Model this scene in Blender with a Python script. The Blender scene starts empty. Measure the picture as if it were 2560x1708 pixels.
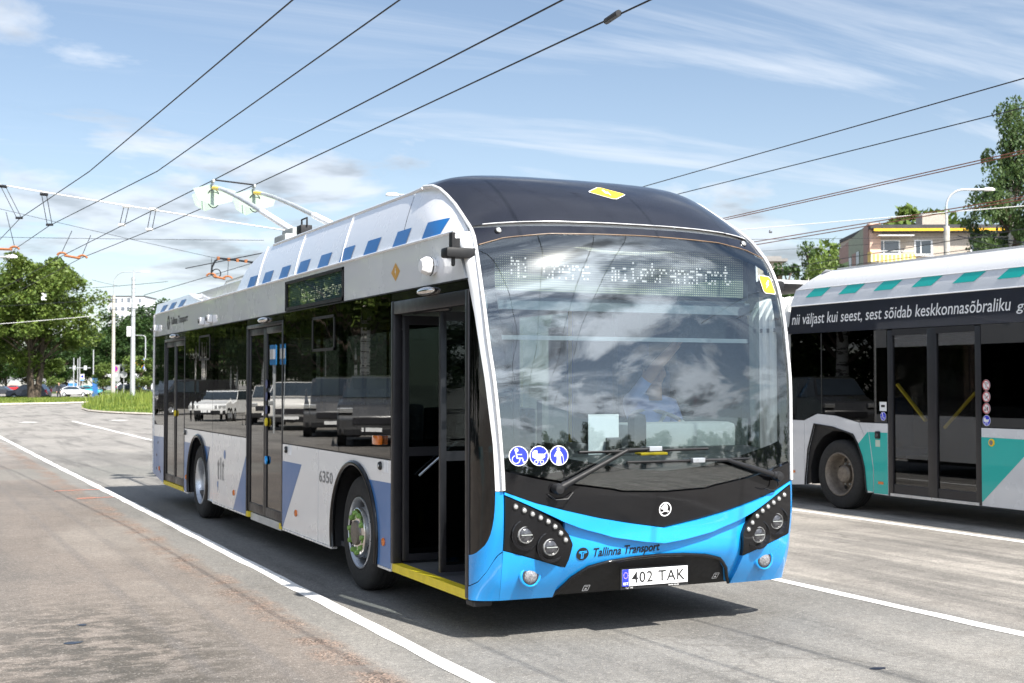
import bpy, bmesh, math, random, bisect
import numpy as np
from mathutils import Vector, Matrix
random.seed(7); rng = np.random.default_rng(11)
R = math.radians
scn = bpy.context.scene
COL = scn.collection
# ------------------------------------------------------------------ camera
CAM = np.array([-4.7324, -7.7818, 1.7303]); YAW, PITCH, ROLL, FPX = 0.4381, 0.0326, -0.0005, 3246.75
def cam_basis():
    f = np.array([math.sin(YAW)*math.cos(PITCH), math.cos(YAW)*math.cos(PITCH), math.sin(PITCH)])
    r = np.array([math.cos(YAW), -math.sin(YAW), 0.0]); u = np.cross(r, f)
    return r*math.cos(ROLL)+u*math.sin(ROLL), -r*math.sin(ROLL)+u*math.cos(ROLL), f
cr, cu, cf = cam_basis()
cd = bpy.data.cameras.new('camera'); cam = bpy.data.objects.new('camera', cd); COL.objects.link(cam)
cam.matrix_world = Matrix(((cr[0], cu[0], -cf[0], CAM[0]), (cr[1], cu[1], -cf[1], CAM[1]), (cr[2], cu[2], -cf[2], CAM[2]), (0, 0, 0, 1)))
cd.sensor_width = 36; cd.sensor_fit = 'HORIZONTAL'; cd.lens = 36*FPX/2560; cd.clip_start = .05; cd.clip_end = 3000
cd.dof.use_dof = True; cd.dof.focus_distance = 9.8; cd.dof.aperture_fstop = 5.0
scn.camera = cam
# ------------------------------------------------------------------ sky and sun
SUN_TO = Vector((0.14, -0.88, 1.0)).normalized()          # towards the sun
ELEV = math.asin(SUN_TO.z); AZ = math.atan2(SUN_TO.x, SUN_TO.y)
w = bpy.data.worlds.new('World'); scn.world = w; w.use_nodes = True
T = w.node_tree; T.nodes.clear()
def wn(t, **k):
    n = T.nodes.new(t)
    for a, b in k.items(): setattr(n, a, b)
    return n
out = wn('ShaderNodeOutputWorld'); bg = wn('ShaderNodeBackground'); bg.inputs['Strength'].default_value = 0.070
sky = wn('ShaderNodeTexSky', sky_type='NISHITA'); sky.sun_disc = False
sky.sun_elevation = ELEV; sky.sun_rotation = AZ; sky.air_density = 1.0; sky.dust_density = 0.25; sky.ozone_density = 1.4; sky.altitude = 30
tc = wn('ShaderNodeTexCoord'); sep = wn('ShaderNodeSeparateXYZ'); T.links.new(tc.outputs['Generated'], sep.inputs[0])
def wm(op, a, b=None, clamp=False):
    n = wn('ShaderNodeMath', operation=op); n.use_clamp = clamp
    for i, s in enumerate((a, b)):
        if s is None: continue
        if isinstance(s, (int, float)): n.inputs[i].default_value = s
        else: T.links.new(s, n.inputs[i])
    return n.outputs[0]
# clouds lie on a sheet high above: direction divided by height
hz = wm('ADD', wm('MAXIMUM', sep.outputs['Z'], 0.0), 0.10)
cvec = wn('ShaderNodeCombineXYZ'); T.links.new(wm('DIVIDE', sep.outputs['X'], hz), cvec.inputs[0]); T.links.new(wm('DIVIDE', sep.outputs['Y'], hz), cvec.inputs[1])
def cloud(scale, detail, rough, loc, stretch, lo, hi, dist=0.0):
    mp = wn('ShaderNodeMapping'); mp.inputs['Location'].default_value = loc; mp.inputs['Scale'].default_value = stretch; mp.inputs['Rotation'].default_value = (0, 0, R(-28))
    T.links.new(cvec.outputs[0], mp.inputs['Vector'])
    nz = wn('ShaderNodeTexNoise'); nz.inputs['Scale'].default_value = scale; nz.inputs['Detail'].default_value = detail; nz.inputs['Roughness'].default_value = rough; nz.inputs['Distortion'].default_value = dist
    T.links.new(mp.outputs[0], nz.inputs['Vector'])
    mr = wn('ShaderNodeMapRange', interpolation_type='SMOOTHSTEP'); mr.inputs['From Min'].default_value = lo; mr.inputs['From Max'].default_value = hi
    T.links.new(nz.outputs['Fac'], mr.inputs['Value']); return mr.outputs[0]
# heaped clouds: thicker in some parts of the sky than in others
low = cloud(0.22, 2, .5, (11.849, 24.027, 0), (1, 1, 1), .30, .70)
cum = cloud(0.80, 10, .58, (13.339, 28.068, 0), (1, 1, 1), .0, 1.0, .35)
cum = wm('ADD', cum, wm('MULTIPLY', low, .24)); cmr = wn('ShaderNodeMapRange', interpolation_type='SMOOTHSTEP'); cmr.inputs['From Min'].default_value = .60; cmr.inputs['From Max'].default_value = .76; T.links.new(cum, cmr.inputs['Value']); cum = cmr.outputs[0]
cir = cloud(1.1, 9, .62, (7.3, 2.2, 0), (.42, 1.7, 1), .36, .80, 1.1)         # thin streaks
veil = cloud(0.35, 3, .5, (1.0, 8.0, 0), (1, 1, 1), .35, .70)
hazy = wm('MULTIPLY', wm('POWER', wm('SUBTRACT', 1.0, wm('MAXIMUM', sep.outputs['Z'], 0.0), True), 6.0), .46)
cover = wm('MAXIMUM', wm('MULTIPLY', cum, .80), wm('MAXIMUM', wm('MULTIPLY', wm('MULTIPLY', cir, wm('ADD', wm('MULTIPLY', veil, .6), .4)), .80), wm('ADD', hazy, .02)), True)
shade = cloud(1.9, 5, .55, (9.0, 4.0, 0), (1, 1, 1), .42, .66)                # darker bellies
vd_ = wn('ShaderNodeVectorMath', operation='DOT_PRODUCT'); T.links.new(tc.outputs['Generated'], vd_.inputs[0]); vd_.inputs[1].default_value = SUN_TO
glow = wm('POWER', wm('MAXIMUM', vd_.outputs['Value'], 0.0), 3.0)              # sunlit vapour is brighter towards the sun
lit = wm('ADD', wm('MULTIPLY', glow, 44.0), 7.4); dim = wm('ADD', wm('MULTIPLY', glow, 1.5), 3.4)
lum = wn('ShaderNodeMix', data_type='FLOAT'); T.links.new(wm('MULTIPLY', shade, cum), lum.inputs['Factor']); T.links.new(lit, lum.inputs['A']); T.links.new(dim, lum.inputs['B'])
mixs = wn('ShaderNodeMix', data_type='RGBA', blend_type='MULTIPLY'); mixs.inputs['Factor'].default_value = 1.0; mixs.inputs['A'].default_value = (.90, .965, 1.06, 1); T.links.new(lum.outputs['Result'], mixs.inputs['B'])
mixc = wn('ShaderNodeMix', data_type='RGBA'); T.links.new(cover, mixc.inputs['Factor'])
T.links.new(sky.outputs[0], mixc.inputs['A']); T.links.new(mixs.outputs['Result'], mixc.inputs['B'])
T.links.new(mixc.outputs['Result'], bg.inputs['Color']); T.links.new(bg.outputs[0], out.inputs['Surface'])
sl = bpy.data.lights.new('sun', 'SUN'); sl.energy = 5.0; sl.angle = R(.53); sl.color = (1, .945, .86)
so = bpy.data.objects.new('sun', sl); COL.objects.link(so); so.rotation_euler = SUN_TO.to_track_quat('Z', 'Y').to_euler(); so.location = (10, -30, 40)
vs = scn.view_settings; vs.view_transform = 'Standard'; vs.look = 'None'; vs.gamma = 1; vs.use_curve_mapping = False; vs.exposure = 1.03
scn.cycles.max_bounces = 6; scn.cycles.diffuse_bounces = 3; scn.cycles.glossy_bounces = 4; scn.cycles.transparent_max_bounces = 16; scn.cycles.caustics_reflective = False; scn.cycles.caustics_refractive = False
scn.cycles.sample_clamp_indirect = 6

# ------------------------------------------------------------------ helpers
def ray(px, py): return cf + cr*((px-1280)/FPX) + cu*((854-py)/FPX)
def at(px, py, axis, val):                     # photo pixel -> point where axis == val (used as a tape measure)
    d = ray(px, py); return CAM + d*((val-CAM[axis])/d[axis])
def atd(px, py, dist):
    d = ray(px, py); return CAM + d*dist
def tag(o, label=None, cat=None, group=None, kind=None):
    if label: o['label'] = label
    if cat: o['category'] = cat
    if group: o['group'] = group
    if kind: o['kind'] = kind
    return o
OFF = {}
def thing(name, label, cat, loc=(0, 0, 0), group=None, rz=0):
    o = bpy.data.objects.new(name, None); COL.objects.link(o); o.location = loc; o.rotation_euler = (0, 0, rz)
    o.empty_display_size = .2; OFF[o.name] = tuple(loc); tag(o, label, cat, group); return o
def link_mesh(name, me, mat, parent=None):
    o = bpy.data.objects.new(name, me); COL.objects.link(o)
    if parent is not None: o.parent = parent; OFF[o.name] = OFF.get(parent.name, (0, 0, 0))
    if mat is not None:
        for m in (mat if isinstance(mat, (list, tuple)) else [mat]): me.materials.append(m)
    return o
class M:
    def __init__(s): s.v = []; s.f = []; s.mi = []; s.cur = 0
    def face(s, idx): s.f.append(tuple(idx)); s.mi.append(s.cur)
    def add(s, vs, fs):
        b = len(s.v); s.v += [tuple(map(float, q)) for q in vs]
        for f in fs: s.face([b+i for i in f])
        return s
    def poly(s, pts): return s.add(pts, [range(len(pts))])
    def box(s, x0, x1, y0, y1, z0, z1):
        return s.add([(x0,y0,z0),(x1,y0,z0),(x1,y1,z0),(x0,y1,z0),(x0,y0,z1),(x1,y0,z1),(x1,y1,z1),(x0,y1,z1)],
                     [(0,3,2,1),(4,5,6,7),(0,1,5,4),(1,2,6,5),(2,3,7,6),(3,0,4,7)])
    def cbox(s, x0, x1, y0, y1, z0, z1, c=.01):      # box with chamfered edges
        bm = bmesh.new(); bmesh.ops.create_cube(bm, size=1)
        for q in bm.verts: q.co = Vector(((x0+x1)/2+q.co.x*(x1-x0), (y0+y1)/2+q.co.y*(y1-y0), (z0+z1)/2+q.co.z*(z1-z0)))
        bmesh.ops.bevel(bm, geom=bm.edges[:], offset=c, segments=2, affect='EDGES', profile=.6); return s.bm(bm)
    def bm(s, bm):
        bm.verts.index_update(); s.add([q.co for q in bm.verts], [[q.index for q in f.verts] for f in bm.faces]); bm.free(); return s
    def prism(s, pts, h):                            # pts: 3D outline, h: vector
        n = len(pts); h = Vector(h); P = [Vector(q) for q in pts]
        return s.add([*P, *[q+h for q in P]], [tuple(range(n))[::-1], tuple(range(n, 2*n))]+[(i, (i+1) % n, n+(i+1) % n, n+i) for i in range(n)])
    def tube(s, pts, r, n=8, cap=True):
        P = [Vector(q) for q in pts]; rr = r if isinstance(r, (list, tuple)) else [r]*len(P); b = len(s.v)
        up = Vector((0, 0, 1)); prev = None
        for i, q in enumerate(P):
            d = (P[min(i+1, len(P)-1)]-P[max(i-1, 0)]).normalized()
            if prev is None: a = d.cross(up) if abs(d.z) < .95 else d.cross(Vector((1, 0, 0)))
            else: a = prev-d*prev.dot(d)
            a.normalize(); prev = a; c = d.cross(a)
            for k in range(n):
                t = 2*math.pi*k/n; s.v.append(tuple(q+(a*math.cos(t)+c*math.sin(t))*rr[i]))
        for i in range(len(P)-1):
            for k in range(n): s.face((b+i*n+k, b+i*n+(k+1) % n, b+(i+1)*n+(k+1) % n, b+(i+1)*n+k))
        if cap: s.face(tuple(b+k for k in range(n))[::-1]); s.face(tuple(b+(len(P)-1)*n+k for k in range(n)))
        return s
    def lathe(s, prof, c, ax, n=24, close=False):    # prof: (radius, along axis)
        ax = Vector(ax).normalized(); a = ax.orthogonal().normalized(); e = ax.cross(a); c = Vector(c); b = len(s.v)
        for r, h in prof:
            for k in range(n):
                t = 2*math.pi*k/n; s.v.append(tuple(c+ax*h+(a*math.cos(t)+e*math.sin(t))*r))
        for i in range(len(prof)-1):
            for k in range(n): s.face((b+i*n+k, b+i*n+(k+1) % n, b+(i+1)*n+(k+1) % n, b+(i+1)*n+k))
        if close: s.face(tuple(b+k for k in range(n))[::-1]); s.face(tuple(b+(len(prof)-1)*n+k for k in range(n)))
        return s
    def grid(s, fn, us, vs):
        b = len(s.v); nu, nv = len(us), len(vs)
        for v in vs:
            for u in us: s.v.append(tuple(map(float, fn(u, v))))
        for j in range(nv-1):
            for i in range(nu-1): s.face((b+j*nu+i, b+j*nu+i+1, b+(j+1)*nu+i+1, b+(j+1)*nu+i))
        return s
    def ball(s, c, rx, ry, rz, nu=14, nv=9):
        b = len(s.v)
        for j in range(nv+1):
            p = math.pi*j/nv
            for i in range(nu):
                t = 2*math.pi*i/nu; s.v.append((c[0]+rx*math.sin(p)*math.cos(t), c[1]+ry*math.sin(p)*math.sin(t), c[2]+rz*math.cos(p)))
        for j in range(nv):
            for i in range(nu): s.face((b+j*nu+i, b+(j+1)*nu+i, b+(j+1)*nu+(i+1) % nu, b+j*nu+(i+1) % nu))
        return s
    def xf(s, mat): s.v = [tuple(mat @ Vector(q)) for q in s.v]; return s
    def build(s, name, mat, parent=None, smooth=None, local=False, label=None):
        me = bpy.data.meshes.new(name); o = (0, 0, 0)
        if parent is not None and not local: o = OFF.get(parent.name, (0, 0, 0))
        me.from_pydata([(a-o[0], b-o[1], c-o[2]) for a, b, c in s.v], [], s.f)
        ob = link_mesh(name, me, mat, parent)
        if isinstance(mat, (list, tuple)) and len(mat) > 1: me.polygons.foreach_set('material_index', s.mi)
        if smooth: me.shade_smooth(); me.set_sharp_from_angle(angle=R(smooth))
        me.update()
        if label: ob['label'] = label
        return ob
def copy_tree(o, parent=None):
    c = o.copy(); COL.objects.link(c); OFF[c.name] = OFF.get(o.name, (0, 0, 0))
    if parent is not None: c.parent = parent
    for ch in list(o.children): copy_tree(ch, c)
    return c
def lin(c): return tuple(((x/255)/12.92 if x/255 <= .04045 else ((x/255+.055)/1.055)**2.4) for x in c)

# ------------------------------------------------------------------ materials
class NT:
    def __init__(s, name):
        s.m = bpy.data.materials.new(name); s.m.use_nodes = True; s.t = s.m.node_tree; s.t.nodes.clear()
        s.o = s.n('ShaderNodeOutputMaterial')
    def n(s, ty, **k):
        q = s.t.nodes.new(ty)
        for a, b in k.items(): setattr(q, a, b)
        return q
    def l(s, a, b): s.t.links.new(a, b)
    def put(s, sock, v):
        if v is None: return
        if hasattr(v, 'is_output') or isinstance(v, bpy.types.NodeSocket): s.l(v, sock)
        else:
            if isinstance(v, tuple) and len(v) == 3 and sock.type == 'RGBA': v = (*v, 1)
            sock.default_value = v
    def pos(s): return s.n('ShaderNodeNewGeometry').outputs['Position']
    def obj(s): return s.n('ShaderNodeTexCoord').outputs['Object']
    def map(s, v, scale=(1, 1, 1), loc=(0, 0, 0), rot=(0, 0, 0)):
        q = s.n('ShaderNodeMapping'); s.l(v, q.inputs['Vector']); q.inputs['Scale'].default_value = scale; q.inputs['Location'].default_value = loc; q.inputs['Rotation'].default_value = rot
        return q.outputs[0]
    def noise(s, scale, detail=3, rough=.55, vec=None, dist=0):
        q = s.n('ShaderNodeTexNoise'); q.inputs['Scale'].default_value = scale; q.inputs['Detail'].default_value = detail; q.inputs['Roughness'].default_value = rough; q.inputs['Distortion'].default_value = dist
        s.l(vec if vec is not None else s.pos(), q.inputs['Vector']); return q.outputs['Fac']
    def vor(s, scale, vec=None, out='Distance'):
        q = s.n('ShaderNodeTexVoronoi'); q.inputs['Scale'].default_value = scale; s.l(vec if vec is not None else s.pos(), q.inputs['Vector']); return q.outputs[out]
    def mr(s, v, lo, hi, a=0., b=1., smooth=True):
        q = s.n('ShaderNodeMapRange', interpolation_type='SMOOTHSTEP' if smooth else 'LINEAR'); s.put(q.inputs['Value'], v)
        for k, x in (('From Min', lo), ('From Max', hi), ('To Min', a), ('To Max', b)): q.inputs[k].default_value = x
        return q.outputs[0]
    def ma(s, op, a, b=None, clamp=False):
        q = s.n('ShaderNodeMath', operation=op); q.use_clamp = clamp; s.put(q.inputs[0], a); s.put(q.inputs[1], b); return q.outputs[0]
    def mix(s, f, a, b, blend='MIX'):
        q = s.n('ShaderNodeMix', data_type='RGBA', blend_type=blend); s.put(q.inputs['Factor'], f); s.put(q.inputs['A'], a); s.put(q.inputs['B'], b); return q.outputs['Result']
    def xyz(s, v):
        q = s.n('ShaderNodeSeparateXYZ'); s.l(v, q.inputs[0]); return q.outputs
    def bump(s, h, dist=.01, st=1.0, normal=None):
        q = s.n('ShaderNodeBump'); q.inputs['Distance'].default_value = dist; q.inputs['Strength'].default_value = st; s.l(h, q.inputs['Height'])
        if normal is not None: s.l(normal, q.inputs['Normal'])
        return q.outputs[0]
    def pri(s, **k):
        q = s.n('ShaderNodeBsdfPrincipled')
        for a, b in k.items(): s.put(q.inputs[a.replace('_', ' ')], b)
        return q
    def out(s, sh): s.l(sh.outputs[0] if hasattr(sh, 'outputs') else sh, s.o.inputs['Surface']); return s.m
def simple(name, col, rough=.5, metal=0., var=.06, vs=6., coat=0., bump=0., bs=80., spec=.5):
    t = NT(name); c = tuple(col)
    if var:
        f = t.noise(vs, 4, .6); c = t.mix(t.mr(f, .3, .7), tuple(x*(1-var) for x in col), tuple(min(1, x*(1+var)) for x in col))
    nrm = t.bump(t.noise(bs, 3), .004, bump) if bump else None
    r = t.mr(t.noise(vs*3, 3), .3, .7, max(0, rough-.05), rough+.05)
    return t.out(t.pri(Base_Color=c, Roughness=r, Metallic=metal, Coat_Weight=coat, Coat_Roughness=.04, Normal=nrm, Specular_IOR_Level=spec))
def glass(name, tint, f0=.06, wav=0., wscale=(1, 1, 1), ws=.8, rough=0.0, pw=5.0, film=0.0):
    t = NT(name); lw = t.n('ShaderNodeLayerWeight'); lw.inputs['Blend'].default_value = .5
    nrm = None
    if wav: nrm = t.bump(t.noise(ws, 2, .5, t.map(t.pos(), wscale)), wav, 1.0); t.l(nrm, lw.inputs['Normal'])
    fac = t.ma('ADD', t.ma('MULTIPLY', t.ma('POWER', lw.outputs['Facing'], pw), 1-f0), f0, True)
    tr = t.n('ShaderNodeBsdfTransparent'); t.put(tr.inputs[0], tint)
    gl = t.n('ShaderNodeBsdfAnisotropic'); gl.inputs['Roughness'].default_value = rough; t.put(gl.inputs['Color'], (1., 1., 1.))
    if nrm is not None: t.l(nrm, gl.inputs['Normal'])
    mx = t.n('ShaderNodeMixShader'); t.l(fac, mx.inputs[0]); t.l(tr.outputs[0], mx.inputs[1]); t.l(gl.outputs[0], mx.inputs[2])
    if film:
        g2 = t.n('ShaderNodeBsdfAnisotropic'); g2.inputs['Roughness'].default_value = .22; m2 = t.n('ShaderNodeMixShader'); m2.inputs[0].default_value = film; t.l(mx.outputs[0], m2.inputs[1]); t.l(g2.outputs[0], m2.inputs[2]); mx = m2
    return t.out(mx)
def paint(name, col, rough=.3, dirt=.05, coat=.9):            # vehicle paint with a clear coat and a little road film
    t = NT(name); f = t.mr(t.noise(1.3, 5, .6), .35, .75); z = t.mr(t.xyz(t.pos())[2], .25, 1.1, 1, 0)
    film = t.ma('MULTIPLY', t.ma('ADD', t.ma('MULTIPLY', f, .5), t.ma('MULTIPLY', z, .6)), dirt*2, True)
    c = t.mix(film, col, (.20, .185, .16))
    return t.out(t.pri(Base_Color=c, Roughness=t.mr(f, 0, 1, rough-.05, rough+.08), Coat_Weight=coat, Coat_Roughness=.03))
def emit(name, col, st):
    t = NT(name); e = t.n('ShaderNodeEmission'); t.put(e.inputs[0], col); e.inputs[1].default_value = st; return t.out(e)
def leafmat(name, a, b, c):
    t = NT(name); p = t.pos(); f = t.noise(.55, 3, .6, p); g = t.noise(5.0, 2, .6, p)
    col = t.mix(t.mr(f, .3, .7), a, b); col = t.mix(t.mr(g, .52, .72), col, c)
    d = t.pri(Base_Color=col, Roughness=.55, Specular_IOR_Level=.35); tl = t.n('ShaderNodeBsdfTranslucent'); t.put(tl.inputs[0], t.mix(.5, col, c))
    mx = t.n('ShaderNodeMixShader'); mx.inputs[0].default_value = .28; t.l(d.outputs[0], mx.inputs[1]); t.l(tl.outputs[0], mx.inputs[2]); return t.out(mx)
MT = {}
MT['white'] = paint('white_paint', (.78, .79, .80), .28, .04)
MT['bandwhite'] = paint('roof_white_paint', (.80, .81, .83), .28, .02)
MT['livery'] = paint('livery_blue', (.035, .145, .38), .35, .02, .35)
MT['stripe'] = paint('stripe_blue', (.001, .135, .42), .4, .01, .15)
MT['cyan'] = paint('cyan_paint', (.004, .32, .80), .32, .03)
MT['glossblack'] = simple('gloss_black', (.008, .008, .009), .10, 0, .1, 3, spec=.35)
MT['domeblack'] = simple('dome_black_paint', (.010, .011, .017), .16, 0, .1, 3, spec=.5)
MT['black'] = simple('black_plastic', (.012, .012, .013), .5, 0, .1, 8, spec=.35)
MT['rubber'] = simple('rubber', (.018, .0175, .017), .85, 0, .2, 12, bump=.3)
MT['dark'] = simple('dark_interior', (.03, .03, .033), .7)
MT['frame'] = simple('anodised_door_frame', (.022, .021, .024), .38, .2, .1, 5)
MT['silver'] = simple('silver_trim', (.74, .74, .74), .28, .35, .04, 5)
MT['steel'] = simple('wheel_steel', (.50, .52, .55), .32, .75, .08, 9)
MT['chrome'] = simple('chrome', (.75, .74, .72), .08, 1., .05, 4)
MT['yellow'] = simple('yellow_paint', (.70, .54, .02), .5, 0, .08, 10)
MT['signyellow'] = simple('sign_yellow', (.86, .56, .02), .4, 0, .03)
MT['signorange'] = simple('sign_orange', (.62, .33, .06), .4, 0, .03)
MT['pwhite'] = simple('print_white', (.82, .82, .82), .45, 0, .02)
MT['pgrey'] = simple('print_grey', (.20, .20, .20), .45, 0, .03)
MT['pblack'] = simple('print_black', (.012, .012, .012), .45, 0, .02)
MT['sblue'] = simple('sticker_blue', (.015, .03, .62), .35, 0, .03, coat=.4)
MT['amber'] = simple('amber_lens', (.62, .15, .015), .2, 0, .1, 60, coat=.8)
MT['lime'] = simple('lime_nut_cap', (.19, .33, .07), .5, 0, .08)
MT['lens'] = simple('lamp_lens', (.55, .55, .54), .14, .6, .35, 90, coat=.5)
MT['ledlens'] = simple('running_light_lens', (.42, .42, .41), .18, .5, .35, 160)
MT['foglens'] = simple('fog_lens', (.20, .20, .21), .16, .1, .5, 120)
MT['lensdark'] = simple('lamp_lens_dark', (.05, .05, .055), .08, .25, .5, 60, coat=.6)
MT['greyplastic'] = simple('grey_plastic', (.33, .35, .34), .6, 0, .05, 6, bump=.1, bs=400)
MT['dash'] = simple('dashboard_grey', (.045, .047, .05), .65, 0, .1, 8, bump=.15, bs=300)
MT['rope'] = simple('pale_green_plastic', (.24, .31, .26), .5, 0, .05)
MT['galv'] = simple('galvanised_steel', (.50, .52, .53), .42, .45, .12, 3)
MT['concrete'] = simple('concrete', (.42, .40, .36), .9, 0, .18, 4, bump=.5, bs=60)
MT['wire'] = simple('overhead_wire', (.03, .032, .036), .5, .6, .1)
MT['copper'] = simple('copper_wire', (.22, .09, .055), .5, .6, .15)
MT['palewire'] = simple('pale_span_rope', (.72, .72, .70), .6, 0, .05)
MT['rust'] = simple('rusty_fitting', (.34, .13, .05), .75, .2, .3, 30)
MT['skin'] = simple('skin', (.56, .33, .23), .5, 0, .06, 20)
MT['hair'] = simple('dark_hair', (.03, .02, .015), .6)
MT['shirt'] = simple('light_blue_shirt', (.36, .45, .78), .85, 0, .06, 12, bump=.5, bs=18)
MT['trousers'] = simple('dark_trousers', (.02, .022, .03), .85)
MT['seat'] = simple('seat_fabric', (.03, .05, .10), .9, 0, .3, 40)
MT['windshield'] = glass('windshield_glass', (.74, .79, .80), .085, .0008, (1, 1, 1), 1.4, film=.0035)
MT['sideglass'] = glass('tinted_side_glass', (.30, .31, .30), .055, .0022, (.35, 1.6, .25), 1.1)
MT['doorglass'] = glass('tinted_door_glass', (.26, .26, .26), .055, .0012, (.35, 1.2, .25), .9)
MT['farglass'] = glass('tinted_window_glass', (.50, .55, .53), .05)
MT['doorleafglass'] = glass('door_leaf_glass', (.26, .28, .27), .045)
MT['clearglass'] = glass('clear_glass', (.80, .86, .84), .06)
MT['carglass'] = glass('car_glass', (.05, .055, .06), .06)
# ------------------------------------------------------------------ ground and markings
t = NT('worn_asphalt'); P = t.pos(); X, Y, Z = t.xyz(P)
xw = t.ma('ADD', X, t.ma('MULTIPLY', t.ma('SUBTRACT', t.noise(1.1, 4, .6), .5), .22))
left = t.mr(xw, -2.16, -2.06, 1, 0); right = t.mr(xw, 2.3, 2.7)
fine = t.noise(150, 3, .7); grit = t.vor(95, None, 'Color'); mid = t.noise(1.2, 5, .65); big = t.noise(.22, 3, .6)
lane = t.mix(t.mr(big, .3, .7), (.16, .157, .15), (.222, .214, .2)); lft = t.mix(t.mr(big, .3, .7), (.150, .130, .115), (.212, .184, .163)); rgt = t.mix(t.mr(mid, .3, .7), (.275, .255, .23), (.345, .32, .29))
col = t.mix(right, lane, rgt); col = t.mix(left, col, lft)
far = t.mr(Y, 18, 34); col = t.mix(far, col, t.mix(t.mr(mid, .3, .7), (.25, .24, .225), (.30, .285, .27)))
# tyre tracks run along the lanes
trk = t.noise(1.0, 5, .62, t.map(P, (1.9, .16, 1), (3, 2, 0), (0, 0, R(-5)))); col = t.mix(t.ma('MULTIPLY', t.mr(trk, .47, .68), t.mr(xw, -2.0, -1.7, .30, .68)), col, (.085, .083, .08))
blot = t.noise(2.6, 6, .7, t.map(P, (.75, 1.6, 1))); col = t.mix(t.ma('MULTIPLY', t.mr(blot, .50, .72), .55), col, (.12, .11, .10))
# worn patches and hairline cracks
pt = t.noise(.55, 4, .55, t.map(P, (1, .45, 1), (7, 3, 0))); col = t.mix(t.ma('MULTIPLY', t.mr(pt, .48, .62), .38), col, (.11, .105, .10)); col = t.mix(t.ma('MULTIPLY', t.mr(pt, .30, .45, 1, 0), .22), col, (.42, .39, .35))
wv_ = t.n('ShaderNodeVectorMath', operation='ADD'); t.l(P, wv_.inputs[0]); nn = t.n('ShaderNodeTexNoise'); nn.inputs['Scale'].default_value = 1.3; nn.inputs['Detail'].default_value = 5; t.l(P, nn.inputs['Vector']); t.l(nn.outputs['Color'], wv_.inputs[1])
vq_ = t.n('ShaderNodeTexVoronoi', feature='DISTANCE_TO_EDGE'); vq_.inputs['Scale'].default_value = .42; t.l(wv_.outputs[0], vq_.inputs['Vector']); crk = t.ma('MULTIPLY', t.mr(vq_.outputs['Distance'], .003, .012, 1, 0), t.mr(t.noise(.4, 2), .45, .6)); col = t.mix(t.ma('MULTIPLY', crk, .28), col, (.06, .055, .05))
# oily stains of the stand on the left
dx = t.ma('ADD', X, 3.55); dy = t.ma('ADD', Y, -.9); dd = t.ma('SQRT', t.ma('ADD', t.ma('MULTIPLY', dx, dx), t.ma('MULTIPLY', t.ma('MULTIPLY', dy, dy), .16)))
stn = t.ma('MULTIPLY', t.mr(dd, .25, 1.35, 1, 0), t.mr(t.noise(4.5, 5, .7, t.map(P, (.8, 1.3, 1))), .40, .56)); col = t.mix(t.ma('MULTIPLY', stn, .85), col, (.07, .062, .05))
# old patch across the road and lighter joints
band = t.ma('MULTIPLY', t.mr(Y, 17.2, 17.35), t.mr(Y, 20.4, 20.6, 1, 0)); col = t.mix(t.ma('MULTIPLY', band, .5), col, (.19, .19, .175))
# crumbled edge with reddish chippings
gx = t.ma('MULTIPLY', t.mr(xw, -2.42, -2.26), t.mr(xw, -2.10, -1.98, 1, 0)); gsel = t.ma('MULTIPLY', gx, t.mr(t.noise(2.2, 4, .6), .40, .62)); chips = t.mix(t.mr(t.xyz(grit)[0], .25, .75), (.075, .06, .05), (.33, .235, .185)); col = t.mix(t.ma('MULTIPLY', gsel, .85), col, chips)
# two straight, faint darker lines on the left ground, broken up by noise
for x0, k in ((-3.05, .012), (-2.62, .01)):
    dline = t.mr(t.ma('ABSOLUTE', t.ma('ADD', t.ma('ADD', X, -x0), t.ma('MULTIPLY', Y, k))), .02, .07, 1, 0); col = t.mix(t.ma('MULTIPLY', dline, t.mr(t.noise(1.7, 3), .3, .6, .15, .5)), col, (.13, .12, .115))
sp = t.mr(fine, .25, .75, .70, 1.30); col = t.mix(1.0, col, t.mix(t.mr(fine, .28, .74), (.48, .48, .49), (1.42, 1.42, 1.40)), 'MULTIPLY'); gr2 = t.vor(38, None, 'Color'); col = t.mix(.35, col, t.mix(t.xyz(gr2)[0], t.mix(1.0, col, (.62, .62, .62), 'MULTIPLY'), t.mix(1.0, col, (1.4, 1.38, 1.34), 'MULTIPLY'))); col = t.mix(t.mr(t.xyz(grit)[1], .92, .97, 0, .28), col, (.50, .46, .42)); col = t.mix(t.mr(t.xyz(grit)[2], .9, .95, 0, .45), col, (.08, .075, .07))
hh = t.ma('ADD', t.ma('MULTIPLY', fine, .6), t.ma('MULTIPLY', t.vor(120), .5))
hh = t.ma('ADD', hh, t.ma('MULTIPLY', gsel, t.ma('MULTIPLY', t.vor(60), 2.5)))
MT['asphalt'] = t.out(t.pri(Base_Color=col, Roughness=t.mr(stn, 0, 1, .88, .55), Normal=t.bump(hh, .006, .55), Specular_IOR_Level=.3))
m = M(); gx_ = [-900, -300, -80, -30, -12, -6, -3, 0, 3, 6, 12, 30, 80, 300, 900]; gy_ = [-500, -120, -40, -15, -6, 0, 6, 15, 40, 90, 200, 500, 1400]
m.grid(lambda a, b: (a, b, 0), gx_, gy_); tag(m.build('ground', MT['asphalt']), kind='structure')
t = NT('road_marking_paint'); n1 = t.noise(14, 5, .7); n2 = t.noise(60, 3, .7); wear = t.mr(t.ma('ADD', t.ma('MULTIPLY', n1, .6), t.ma('MULTIPLY', n2, .4)), .54, .64)
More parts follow.
